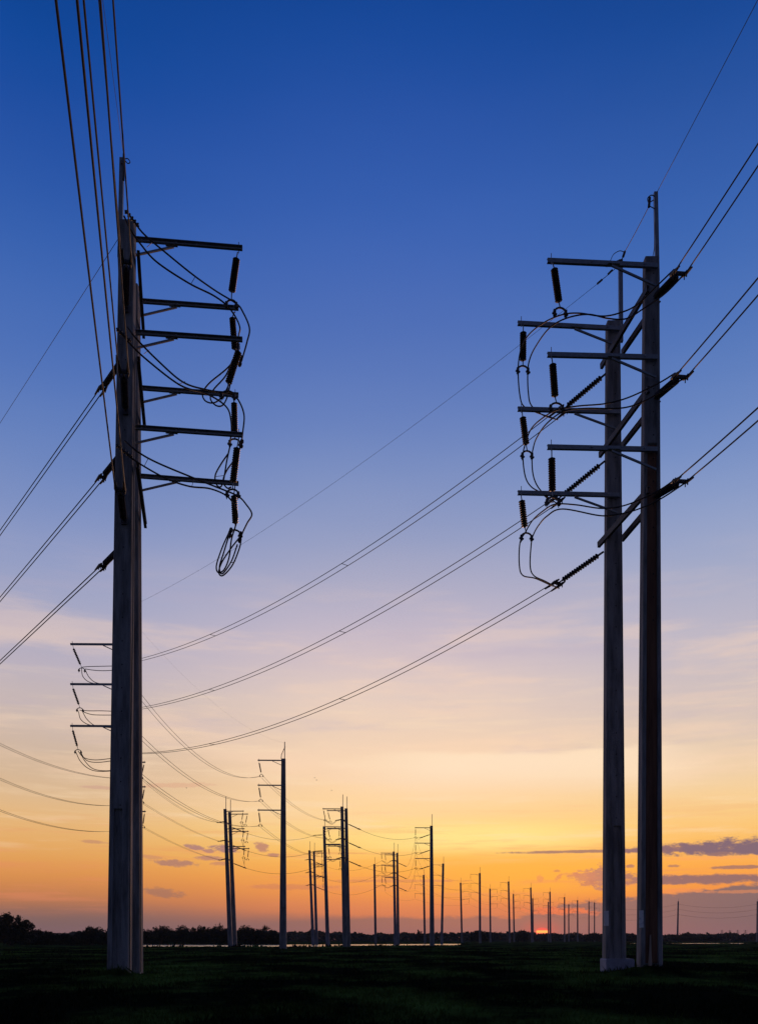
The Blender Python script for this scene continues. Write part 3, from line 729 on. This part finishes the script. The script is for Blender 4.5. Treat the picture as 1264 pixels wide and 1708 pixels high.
def twin(key, A, B, label, side, strain_side, slant=0.0, w=(.42, .66), **k):
    Ya, Yb = Yfor(A[1]), Yfor(B[1])
    r = thing('twin_power_pole', (at(A[2], HZ, Ya).x, Ya, 0), label, 'power pole', G2)
    pa = far_post(r, Ya, A[0], A[1], A[2], side, wt=w[0], wb=w[1], slant=slant, mast=A[3], **k)
    pb = far_post(r, Yb, B[0], B[1], B[2], side, wt=w[0], wb=w[1], slant=slant*1.3, mast=B[3], **k)
    st = []
    for j in range(3):
        z = pa[1].z-1.75-2.62*j
        ta = (z-pa[2].z)/(pa[1].z-pa[2].z)
        ca = pa[2].lerp(pa[1], ta); cb = pb[2].lerp(pb[1], ta)
        for s in (-1, 1):
            a = Vector((ca.x, ca.y+s*.3, z)); b = Vector((cb.x, cb.y+s*.3, z-.15))
            d = (b-a).normalized()
            put(MB().bar(a-d*.35, b+d*.35, .05, .17), 'tie_bar', DSTEEL, r)
        x = max(ca.x, cb.x) if strain_side > 0 else min(ca.x, cb.x)
        p = Vector((x+strain_side*.25, Yb, z-.45)); q = p+Vector((strain_side*1.5, 1.2, -.55))
        add_strain(r, p, q, .085, sep=.14, n=6)
        xo = min(ca.x, cb.x) if strain_side > 0 else max(ca.x, cb.x)
        p2 = Vector((xo-strain_side*.1, Ya-.4, z-.1)); q2 = p2+Vector((-strain_side*.55, -1.5, -.3))
        add_strain(r, p2, q2, .085, sep=.14, n=6)
        e1, e2 = pa[3][j], pb[3][j]
        for o in (-.14, .14):
            if side == strain_side:
                pts = [q+Vector((0, 0, o*.5)), q.lerp(e1, .5)+Vector((0, 0, -.22+o*.4)), e1+Vector((o, 0, 0))]
            else:
                pts = [q2+Vector((0, 0, o*.5)), q2.lerp(e1, .45)+Vector((0, 0, -.5+o*.4)), e1+Vector((o, 0, 0))]
            add_jumper(r, pts, .022)
        add_jumper(r, [e1, e1.lerp(e2, .5)-Vector((0, 0, .12)), e2], .022)
        st.append((q, q2))
    P[key] = (r, pa, pb, st)
    return r
twin('d', (375.3, 1350, 384.5, 1.8), (383, 1355, 392, 1.8), 'slim leaning pair of poles just left of the single pole, six short arms reaching right', 1, 1, -.25, n=6)
twin('e', (570.3, 1346, 575.5, 1.7), (577.2, 1349, 581, 1.7), 'pair of poles set close together near the picture centre, arms reaching left', -1, 1, .3, n=6)
twin('f', (516, 1419, 522.5, 1.9), (523.6, 1421, 528.5, 1.9), 'slim pair of poles joined by three rungs, left of the leaning single pole', 1, 1, 0, n=5, clamps=False)
twin('g', (656.5, 1421, 659.5, 1.9), (662.5, 1423, 664, 1.9), 'slim pair of poles joined by three rungs, standing in the strip of water', -1, 1, .1, n=5, clamps=False)
single('h', 540.5, 1380, 547, 1, 'leaning single pole with a tall thin mast, left of the central pair', n=5, wt=.42, wb=.66, armlen=2.6, mast=1.9)
single('i', 719.3, 1378, 720.5, -1, 'single pole right of the centre with three frame-like arms and hanging strings on its left', n=6, mast=1.9, wt=.45, wb=.78)
for k in range(3):
    r = P['i'][0]; tp = P['i'][2]; e = P['i'][4][k]
    z = tp.z-1.45-2.55*k
    p = Vector((tp.x-.25, tp.y-.3, z)); q = p+Vector((-1.3, 1.0, -.35))
    add_strain(r, p, q, .085, sep=.14, n=6)
    for o in (-.15, .15): add_jumper(r, [e+Vector((o, 0, 0)), e.lerp(q, .5)+Vector((0, 0, -.12+o)), q], .022)
r = P['h'][0]; tp = P['h'][2]
for k in range(3):
    z = tp.z-1.3-2.6*k; p = Vector((tp.x-.2, tp.y, z)); add_strain(r, p, p+Vector((-1.25, -.6, -.12)), .085, sep=.12, n=6)
row_left = [('j', 739, 1441, 736.5, 'thin pole just right of the framed single pole, its three arms reaching left'),
            ('k', 800, 1457, 800.5, 'tallest thin pole between picture centre and sun, in front of a round tree'),
            ('l', 848, 1471, 850, 'thin pole left of the sun, second of the taller far poles'),
            ('m', 885, 1481, 887, 'thin far pole immediately left of the setting sun, taller of the two there'),
            ('n', 917, 1488, 918, 'thin far pole immediately right of the setting sun, taller of the two there'),
            ('o', 941.3, 1497, 941.5, 'dark far pole second right of the sun, close beside a shorter one'),
            ('p', 963, 1502, 963.3, 'lone far pole between the sun and the big right pair')]
row_right = [('q', 624.3, 1442, 626.5, 'thin lone pole between the two central pairs, arms reaching right'),
             ('r', 706.5, 1460, 708.5, 'short thin pole just left of the framed single pole'),
             ('s', 768, 1473, 770.5, 'short thin pole left of the round tree, three arms reaching right'),
             ('t', 817, 1483, 818, 'short thin far pole just right of the big round tree'),
             ('u', 856, 1492, 857.5, 'short far pole left of the small round tree'),
             ('v', 888.3, 1499, 889, 'short far pole touching the left edge of the sun'),
             ('w', 914.2, 1505, 914.5, 'short far pole touching the right edge of the sun'),
             ('x', 948.3, 1509, 948.5, 'shortest far pole in the cluster right of the sun')]
for key, xt, yt, xb, lab in row_left: single(key, xt, yt, xb, -1, lab, n=5, clamps=False, mast=1.7, wt=.5, wb=.62)
for key, xt, yt, xb, lab in row_right: single(key, xt, yt, xb, 1 if key != 'r' else -1, lab, n=5, clamps=False, mast=1.7, wt=.5, wb=.62)
single('y', 982, 1504, 982, 1, 'far pole left of two standing by the right near pair', n=5, clamps=False, wt=.45, wb=.55)
single('z', 991.3, 1506, 991.3, 1, 'far pole nearest the left side of the right near pair', n=5, clamps=False, wt=.45, wb=.55)
single('aa', 1131, 1504, 1129.5, 0, 'lone bare far pole right of the right near pair', n=5, wt=.55, wb=.8, mast=1.3)
single('ab', 1263, 1504, 1262.5, 0, 'bare far pole cut by the right edge of the picture', n=5, wt=.55, wb=.8, mast=1.3)
# very far lattice masts over the trees
for i, px in enumerate((1204, 1217, 1230, 1243)):
    Y = 1400; c = at(px, HZ, Y); zt = at(px, 1552, Y).z
    r = thing('lattice_tower', (c.x, Y, 0), ('tiny far lattice mast above the trees, leftmost of four', 'tiny far lattice mast, second of four from the left', 'tiny far lattice mast, third of four from the left', 'tiny far lattice mast nearest the right edge')[i], 'transmission tower', 'tiny transmission towers on the horizon')
    mb = MB(); w0, w1 = 1.6, .5
    for sx in (-1, 1):
        for sy in (-1, 1): mb.tube([(c.x+sx*w0, Y+sy*w0, 0), (c.x+sx*w1, Y+sy*w1, zt)], .13, 4)
    for k in range(6):
        z0, z1 = zt*k/6, zt*(k+1)/6; wa = w0+(w1-w0)*k/6; wb_ = w0+(w1-w0)*(k+1)/6
        mb.tube([(c.x-wa, Y, z0), (c.x+wb_, Y, z1)], .08, 4); mb.tube([(c.x+wa, Y, z0), (c.x-wb_, Y, z1)], .08, 4)
    put(mb, 'lattice_body', DSTEEL, r)
    for k in range(2): put(MB().bar((c.x-3.2, Y, zt-1.5-3*k), (c.x+3.2, Y, zt-1.5-3*k), .3, .3), 'crossarm', DSTEEL, r)

# ------------------------------------------------------------ conductors
def project(p): return CX+p.x/p.y*F, HZ-(p.z-H)/p.y*F
def span_pts(A, B, check=None, sag=None, n=48):
    """hanging curve from A to B; the sag comes from a point (column, row) it is seen to pass"""
    A, B = Vector(A), Vector(B)
    if check:
        k = (check[0]-CX)/F; t = (A.x-k*A.y)/((A.x-k*A.y)-(B.x-k*B.y)) if abs((A.x-k*A.y)-(B.x-k*B.y)) > 1e-9 else .5
        t = max(.02, min(.98, t)); p = A.lerp(B, t)
        sag = (p.z-(H+(HZ-check[1])/F*p.y))/(4*t*(1-t))
        sag = max(-.3, min(5, sag))
    return [A.lerp(B, i/n)-Vector((0, 0, 4*sag*(i/n)*(1-i/n))) for i in range(n+1)]
def bundle(A, B, label, sep=.18, check=None, sag=1.2, r=.018, spacers=0, group='twin conductors strung between the poles', name='conductor_bundle', sepB=None):
    A, B = Vector(A), Vector(B); d = B-A; sd = Vector((d.y, -d.x, 0)).normalized()
    root = thing(name, A, label, 'power line', group)
    c = span_pts(A, B, check, sag)
    for s in (-1, 1):
        m = put(MB().tube([p+sd*(s*sep) for p in c], r, 6), 'conductor', CABLE, root, smooth=True)
    for i in range(spacers):
        p = c[int(len(c)*(i+1)/(spacers+1))]
        put(MB().tube([p-sd*sep, p+sd*sep], .011, 6), 'cable_spacer', DSTEEL, root)
    return root
def cable(A, B, label, check=None, sag=1.2, r=.018, group='single cables between the far poles', m=None):
    c = span_pts(A, B, check, sag, 32)
    o = MB().tube(c, r, 5).build('overhead_cable', m or CABLE, None, A, True)
    tag(o, label, 'power line', group); return o
ORD = ('top', 'middle', 'bottom')
# over the viewer, left: direction chosen so each passes its place at the top of the photo
for k, (A, xtop) in enumerate(zip(LE, (177, 153.5, 111))):
    zt = A.z-.3; Yt = F*(zt-H)/HZ; E = Vector(((xtop-CX)/F*Yt, Yt, 0)); d = (E-Vector((A.x, A.y, 0))); d.z = 0
    B = A+d.normalized()*52
    bundle(A, B, 'thick %s pair of cables climbing steeply from the left poles to the top edge' % ORD[k], .118, (xtop, 0), r=.0175)
# left poles to the far left
for k, (A, row) in enumerate(zip(LA, (889, 1000, 1105))):
    bundle(A, A+DA*75, 'black %s pair of cables falling from the left poles to the left edge' % ORD[k], .06, (0, row), r=.017)
# right poles over the viewer
for k, (A, row, slope) in enumerate(zip(RE, (258, 478, 691), (0, 0, 0))):
    bundle(A, A+Vector((.095, -1, 0)).normalized()*50, '%s pair of cables rising from the right poles to the right edge' % ORD[k], .15, (1264, row), r=.018)
# right poles to the pole behind the left pair
for k, (A, end, chk) in enumerate(zip(RA, ((206, 1107), (206, 1186), (206, 1257)), ((465, 1006), (468, 1105), (465, 1209)))):
    bundle(A, at(*end, 54.3), '%s pair of long sagging cables between the two big pole pairs' % ORD[k], .16, chk, r=.013, spacers=2)
# pole behind the left pair to the single pole
Ec = P['c'][4]
for k, (st, chk) in enumerate(zip(((198, 1113), (198, 1192), (198, 1262)), ((283, 1219), (300, 1287), (300, 1340)))):
    bundle(at(*st, 55.7), Ec[k], '%s pair of cables from behind the left poles down to the single pole' % ORD[k], .16, chk, r=.014)
# single pole on to the central pair
e_ = P['e']
for k in range(3):
    bundle(Ec[k], e_[1][3][k], '%s pair of cables from the single pole to the central pair of poles' % ORD[k], .16, None, .9, r=.014)
# far left to the second hidden pole
Eb = P['b'][4]
for k, row in enumerate((1246, 1305, 1358)):
    A = Eb[k]; B = at(-150, HZ, 60); B.z = A.z+.05
    bundle(A, B, '%s pair of thin cables sagging in from the left edge to the left poles' % ORD[k], .16, (60, (1268, 1323, 1372)[k]), r=.015)
# second hidden pole to the slim leaning pair
d_ = P['d']
for k, chk in enumerate(((300, 1348), (318, 1385), (310, 1416))):
    q2 = d_[3][k][1]
    bundle(Eb[k], q2, '%s pair of cables curving down from the left poles to the slim leaning pair' % ORD[k], .12, chk, r=.013)
for k in range(3):
    A = d_[3][k][0]; tp = P['h'][2]; B = Vector((tp.x-1.4, tp.y-.6, tp.z-1.42-2.6*k))
    cable(A, B, '%s cable from the slim leaning pair to the leaning single pole' % ORD[k], None, 1.0, .022)
    A = e_[3][k][0]; B = P['i'][4][k]
    cable(A, B, '%s cable from the central pair to the framed single pole' % ORD[k], None, .8, .022)
    A = P['g'][3][k][0]; B = P['i'][4][k]+Vector((0, .3, -.1))
    cable(A, B, '%s cable rising from the pair in the water to the framed single pole' % ORD[k], None, 1.4, .018)
    A = P['f'][3][k][0]; B = P['g'][1][3][k]
    cable(A, B, '%s cable between the two slim pairs with rungs' % ORD[k], None, 1.6, .018)
def chain(keys, nm):
    for a, b in zip(keys, keys[1:]):
        for k in range(3):
            cable(P[a][4][k], P[b][4][k], '%s cable between neighbouring %s receding poles' % (ORD[k], nm), None, 1.1, .015, 'cables between the receding far poles')
chain(['i', 'j', 'k', 'l', 'm', 'n', 'o', 'p', 'y'], 'taller')
chain(['q', 'r', 's', 't', 'u', 'v', 'w', 'x', 'z'], 'shorter')
for k in range(3):
    cable(P['aa'][4][k], P['ab'][4][k], '%s faint cable low over the trees from the lone far pole to the right edge' % ORD[k], None, 1.8, .035, 'faint cables at far right')
    A = P['aa'][4][k]
    cable(A, at(1004, 1515+9*k, 410), '%s faint cable low over the trees behind the right near pair' % ORD[k], None, 1.6, .032, 'faint cables at far right')
# thin ground wires
gw = 'thin ground wires at the pole tops'
cable(at(1083, 342, Y4), at(1041, 421, Y3), 'short thin wire joining the tops of the two right masts', None, .02, .010, gw, GWIRE)
A = at(1094, 323, Y4); cable(A, A+Vector((.1, -1, 0)).normalized()*50, 'thin wire rising from the right mast to the upper right corner', (1262, 2), 1, .008, gw, DSTEEL)
cable(at(1034, 440, Y3), at(1004, 466, Y3), 'short thin wire with clamps beside the shorter right mast', None, .01, .010, gw, DSTEEL)
cable(at(1000, 470, Y3), at(206, 1018, 55), 'hair-thin long wire crossing the sky above the sagging cables', (640, 746), 1, .0055, gw, DSTEEL)
A = at(206, 258, Y1); zt = A.z-.3; Yt = F*(zt-H)/HZ; E = Vector(((171.5-CX)/F*Yt, Yt, 0)); d = E-Vector((A.x, A.y, 0)); d.z = 0
cable(A, A+d.normalized()*52, 'hair-thin wire from the left mast to the top edge among the thick cables', (171.5, 0), 1, .006, gw, DSTEEL)
A = at(197, 398, Y2); cable(A, A+DA*75+Vector((0, 0, 4.9)), 'hair-thin wire from the left pole top down to the left edge', None, .5, .008, gw, DSTEEL)
cable(at(206, 1018, 55), at(476, 1240, 92), 'hair-thin wire from behind the left poles to the tip of the single pole', (330, 1150), 1, .003, gw, DSTEEL)

# ------------------------------------------------------------ trees
def leaf_cloud(mb, blobs, n, size, seed=0):
    """leaf clumps spread through the volume of several lumps (cx, cy, cz, rx, ry, rz)"""
    rnd = random.Random(seed)
    tot = sum(b[3]*b[5] for b in blobs)
    for b in blobs:
        m = int(n*b[3]*b[5]/tot)
        for i in range(m):
            u = Vector((rnd.gauss(0, 1), rnd.gauss(0, 1), rnd.gauss(0, 1))).normalized()*(rnd.random()**.42)
            nz = 1+.35*mnoise.noise(Vector((u.x*3+b[0], u.y*3+b[1], u.z*3+seed)))
            c = Vector((b[0]+u.x*b[3]*nz, b[1]+u.y*b[4]*nz, b[2]+u.z*b[5]*nz))
            if c.z < 0.02: c.z = .05
            s = size*rnd.uniform(.6, 1.4)
            a = Vector((rnd.gauss(0, 1), rnd.gauss(0, 1), rnd.gauss(0, .7))).normalized(); bb = a.cross(Vector((rnd.gauss(0, 1), rnd.gauss(0, 1), rnd.gauss(0, 1)))).normalized()
            k = len(mb.v)
            mb.v += [c-a*s, c+bb*s*.45, c+a*s, c-bb*s*.45]
            mb.f.append((k, k+1, k+2, k+3))
def tree(px, Y, wpx, ytop, label, name='bush', cat='bush', group=None, lumps=7, leafs=1500, size=.16, seed=0, m=0, shape=None, low=.0):
    rnd = random.Random(seed+int(px)*13)
    c = at(px, HZ, Y); zt = at(px, ytop, Y).z; rw = wpx/2/F*Y; g0 = gz(c.x, Y)
    root = thing(name, (c.x, Y, g0), label, cat, group)
    blobs = []
    hgt = zt-g0
    if shape: blobs = [(c.x+a*rw, Y+rnd.uniform(-.5, .5)*rw, g0+b*hgt, w_*rw, w_*rw, h_*hgt) for a, b, w_, h_ in shape]
    else:
        for i in range(lumps):
            f = (i+.5)/lumps*2-1
            top = hgt*(1-.30*f*f)*rnd.uniform(.66, 1.0)
            rr = rw*rnd.uniform(.28, .42)
            blobs.append((c.x+f*rw*.72, Y+rnd.uniform(-.5, .5)*rw, g0+top*.5, rr, rr, top*.5))
        blobs.append((c.x+rnd.uniform(-.25, .25)*rw, Y, g0+hgt*.5, rw*.45, rw*.45, hgt*.46))
    if not shape:
        for i in range(5):
            b = rnd.choice(blobs); sx = rnd.uniform(-.7, .7)
            blobs.append((b[0]+sx*b[3], b[1], b[2]+b[5]*rnd.uniform(.75, 1.0), rw*rnd.uniform(.06, .13), rw*.1, hgt*rnd.uniform(.08, .15)))
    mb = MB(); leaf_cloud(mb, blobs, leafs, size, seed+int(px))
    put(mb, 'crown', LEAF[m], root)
    t = MB()
    for i in range(4 if not shape else 5):
        b = blobs[(i*2) % len(blobs)]
        t.tube([(c.x+rnd.uniform(-.1, .1), Y, g0-.1), (c.x+(b[0]-c.x)*.4, Y, g0+(b[2]-g0)*.6), (b[0], b[1], b[2]+b[5]*.5)], [.09, .06, .02], 5)
    put(t, 'trunk', BARK, root)
    return root
BG = 'dark bushes in the row beyond the field'
tree(17, 150, 84, 1524, 'dark ragged tree at the left edge, tallest of the tree row', 'tree', 'tree', None, size=.2, leafs=12000, seed=3,
     shape=[(-.9, .5, .5, .5), (-.45, .55, .42, .42), (-.05, .55, .42, .45), (.3, .45, .4, .42), (.62, .38, .3, .36), (-.1, .9, .15, .10), (-.22, .84, .2, .1), (.32, .84, .1, .1), (.1, .8, .2, .12), (.72, .68, .15, .12), (.85, .6, .12, .1), (-.6, .78, .3, .14), (0, .25, .9, .25)])
data = [(60, 40, 1555, 'low dark bush touching the foot of the ragged left tree'), (84, 36, 1556, 'low dark bush second right of the ragged left tree'),
        (106, 36, 1560, 'lowest bush of the row between the left tree and the left poles'), (130, 40, 1555, 'dark bush fourth right of the ragged left tree'),
        (155, 44, 1550, 'taller rounded bush near the left side of the left poles'), (183, 40, 1552, 'bush partly hidden by the left poles'), (214, 40, 1552, 'bush hidden behind the left poles'),
        (246, 40, 1551, 'bush showing at the right side of the left poles'), (268, 44, 1546, 'rounded bush second right of the left poles'), (305, 46, 1545, 'broad bush midway between the left poles and the slim leaning pair'),
        (333, 40, 1546, 'ragged bush fourth right of the left poles'), (358, 46, 1547, 'bush beside the left foot of the slim leaning pair'), (384, 40, 1551, 'bush behind the slim leaning pair'),
        (409, 44, 1546, 'bush right of the slim leaning pair'), (428, 34, 1552, 'low bush left of the tufted one'), (458, 26, 1556, 'last low bush before the single pole')]
for i, (px, wp_, yt, lab) in enumerate(data):
    tree(px, 196+random.uniform(-6, 8) if px > 225 else 158+random.uniform(-6, 8), wp_*1.15, yt-random.uniform(1, 6), lab, group=BG, leafs=4200, size=.2, seed=20+i, m=i % 2)
r = tree(443, 195, 24, 1550, 'bush crowned by a fan of spiky leaves beside the single pole', group=BG, leafs=1300, size=.17, seed=61)
mb = MB(); c = at(443, 1552, 195)
for k in range(46):
    a = random.uniform(0, 2*math.pi); e = random.uniform(.25, 1.4); ln = random.uniform(.9, 1.6)
    d = Vector((math.cos(a)*math.cos(e), math.sin(a)*math.cos(e), math.sin(e)))
    sdv = Vector((-math.sin(a), math.cos(a), 0)); i0 = len(mb.v)
    mb.v += [c-sdv*.05, c+sdv*.05, c+d*ln*.6+sdv*.09, c+d*ln-Vector((0, 0, .15)), c+d*ln*.6-sdv*.09]; mb.f.append((i0, i0+1, i0+2, i0+3, i0+4))
put(mb, 'frond', LEAF[1], r)
dome = [(0, .5, .72, .46), (-.45, .42, .5, .40), (.45, .42, .5, .40), (0, .72, .5, .26), (-.2, .6, .5, .3), (.25, .62, .45, .3), (-.75, .25, .3, .25), (.75, .25, .3, .25)]
tree(799, 360, 34, 1551.5, 'big dome-shaped tree behind the tallest thin pole left of the sun', 'tree', 'tree', 'rounded trees at the horizon', shape=dome, leafs=3600, size=.36, seed=5)
tree(871, 365, 20, 1552, 'small dome-shaped tree just left of the sun', 'tree', 'tree', 'rounded trees at the horizon', shape=dome, leafs=2400, size=.34, seed=6)
tree(990, 430, 32, 1556, 'low domed tree behind two far poles beside the right near pair', 'tree', 'tree', 'rounded trees at the horizon', shape=dome, leafs=2400, size=.4, seed=7)
tree(1052, 430, 24, 1557, 'small domed tree seen between the two right poles', 'tree', 'tree', 'rounded trees at the horizon', shape=dome, leafs=2000, size=.4, seed=8)
tree(520, 420, 18, 1549, 'dark tree behind the slim pair with rungs', 'tree', 'tree', 'rounded trees at the horizon', shape=dome, leafs=2000, size=.4, seed=9)
tree(1140, 430, 50, 1556, 'broad low tree right of the lone bare far pole', 'tree', 'tree', 'rounded trees at the horizon', lumps=9, leafs=3200, size=.42, seed=10)
tree(1186, 440, 40, 1557, 'broad low tree under the tiny lattice masts', 'tree', 'tree', 'rounded trees at the horizon', lumps=7, leafs=2800, size=.42, seed=11)
tree(699, 430, 14, 1552, 'narrow pointed tree left of the framed single pole', 'tree', 'tree', 'rounded trees at the horizon', lumps=4, leafs=1400, size=.36, seed=12)
# the far wood along the whole horizon
wd = MB(); rnd = random.Random(5)
def prof(px):
    base = 1557.5+1.5*math.sin(px*.013)+mnoise.noise(Vector((px*.035, 0, 0)))*4.0+mnoise.noise(Vector((px*.16, 3, 0)))*2.2
    base -= 2.5*sstep(700, 520, px)
    base += 2.0*sstep(880, 940, px)-1.0*sstep(1080, 1130, px)
    return base
for k in range(46000):
    px = rnd.uniform(-260, 1530); Y = rnd.uniform(470, 560)
    x = (px-CX)/F*Y; zt = at(px, prof(px), Y*.0+515).z
    z = zt*(rnd.random()**.75)*rnd.uniform(.88, 1.0); s = rnd.uniform(.5, 1.15)
    a = Vector((rnd.gauss(0, 1), rnd.gauss(0, 1), rnd.gauss(0, .6))).normalized(); bb = a.cross(Vector((rnd.gauss(0, 1), rnd.gauss(0, 1), rnd.gauss(0, 1)))).normalized()
    i0 = len(wd.v); c = Vector((x, Y, z))
    wd.v += [c-a*s, c+bb*s*.6, c+a*s, c-bb*s*.6]; wd.f.append((i0, i0+1, i0+2, i0+3))
wo_ = wd.build('far_wood', WOOD); tag(wo_, 'long low belt of distant trees along the whole horizon', 'wood'); wo_['kind'] = 'stuff'

# ------------------------------------------------------------ birds
def bird(px, py, Y, roll, label):
    c = at(px, py, Y); b = MB()
    b.lathe(c+Vector((-.32, 0, 0)), c+Vector((.34, 0, .03)), [(0, .01), (.12, .03), (.4, .085), (.62, .08), (.8, .045), (.86, .055), (.94, .035), (1, .004)], 8)
    k = len(b.v)
    b.v += [c+Vector((-.3, -.02, 0)), c+Vector((-.52, -.09, 0)), c+Vector((-.52, .09, 0)), c+Vector((-.3, .02, .01))]; b.f.append((k, k+1, k+2, k+3))
    for s in (-1, 1):
        k = len(b.v)
        b.v += [c+Vector((.16, s*.05, .03)), c+Vector((-.12, s*.05, .03)), c+Vector((-.10, s*.34, .16+roll)), c+Vector((.12, s*.34, .18+roll)), c+Vector((-.16, s*.72, .08+roll)), c+Vector((-.05, s*.70, .10+roll))]
        b.f += [(k, k+1, k+2, k+3), (k+3, k+2, k+4, k+5)]
    o = b.build('bird', BIRDM, None, c); o.scale = (.45, .45, .45); o.rotation_euler = (0, 0, .9)
    tag(o, label, 'bird', 'tiny birds in the sky')
bird(525, 1298, 190, .05, 'tiny bird in the sky above the central pair, upper of the near two')
bird(528, 1302, 192, .12, 'tiny bird in the sky above the central pair, lower of the near two')
bird(553, 1319, 190, .02, 'tiny lone bird just above the central pair of poles')
bird(311, 1315, 180, .08, 'tiny lone bird above the slim leaning pair, far left')

# ------------------------------------------------------------ the hazy air
hz = MB(); v = [(-1800, -70, -1.9), (1800, -70, -1.9), (1800, 1620, -1.9), (-1800, 1620, -1.9)]
hz.v = v+[(a, b, 45) for a, b, _ in v]
hz.f = [(0, 3, 2, 1), (4, 5, 6, 7), (0, 1, 5, 4), (1, 2, 6, 5), (2, 3, 7, 6), (3, 0, 4, 7)]
hm = bpy.data.materials.new('thin_haze'); hm.use_nodes = True; t = hm.node_tree
t.nodes.remove(t.nodes['Principled BSDF'])
pv = t.nodes.new('ShaderNodeVolumePrincipled'); pv.inputs['Color'].default_value = (.85, .85, .9, 1); pv.inputs['Density'].default_value = .00014
t.links.new(pv.outputs[0], t.nodes['Material Output'].inputs['Volume'])
ho = hz.build('haze', hm); ho['kind'] = 'stuff'; tag(ho, 'thin evening haze filling the air down to the horizon', 'haze')
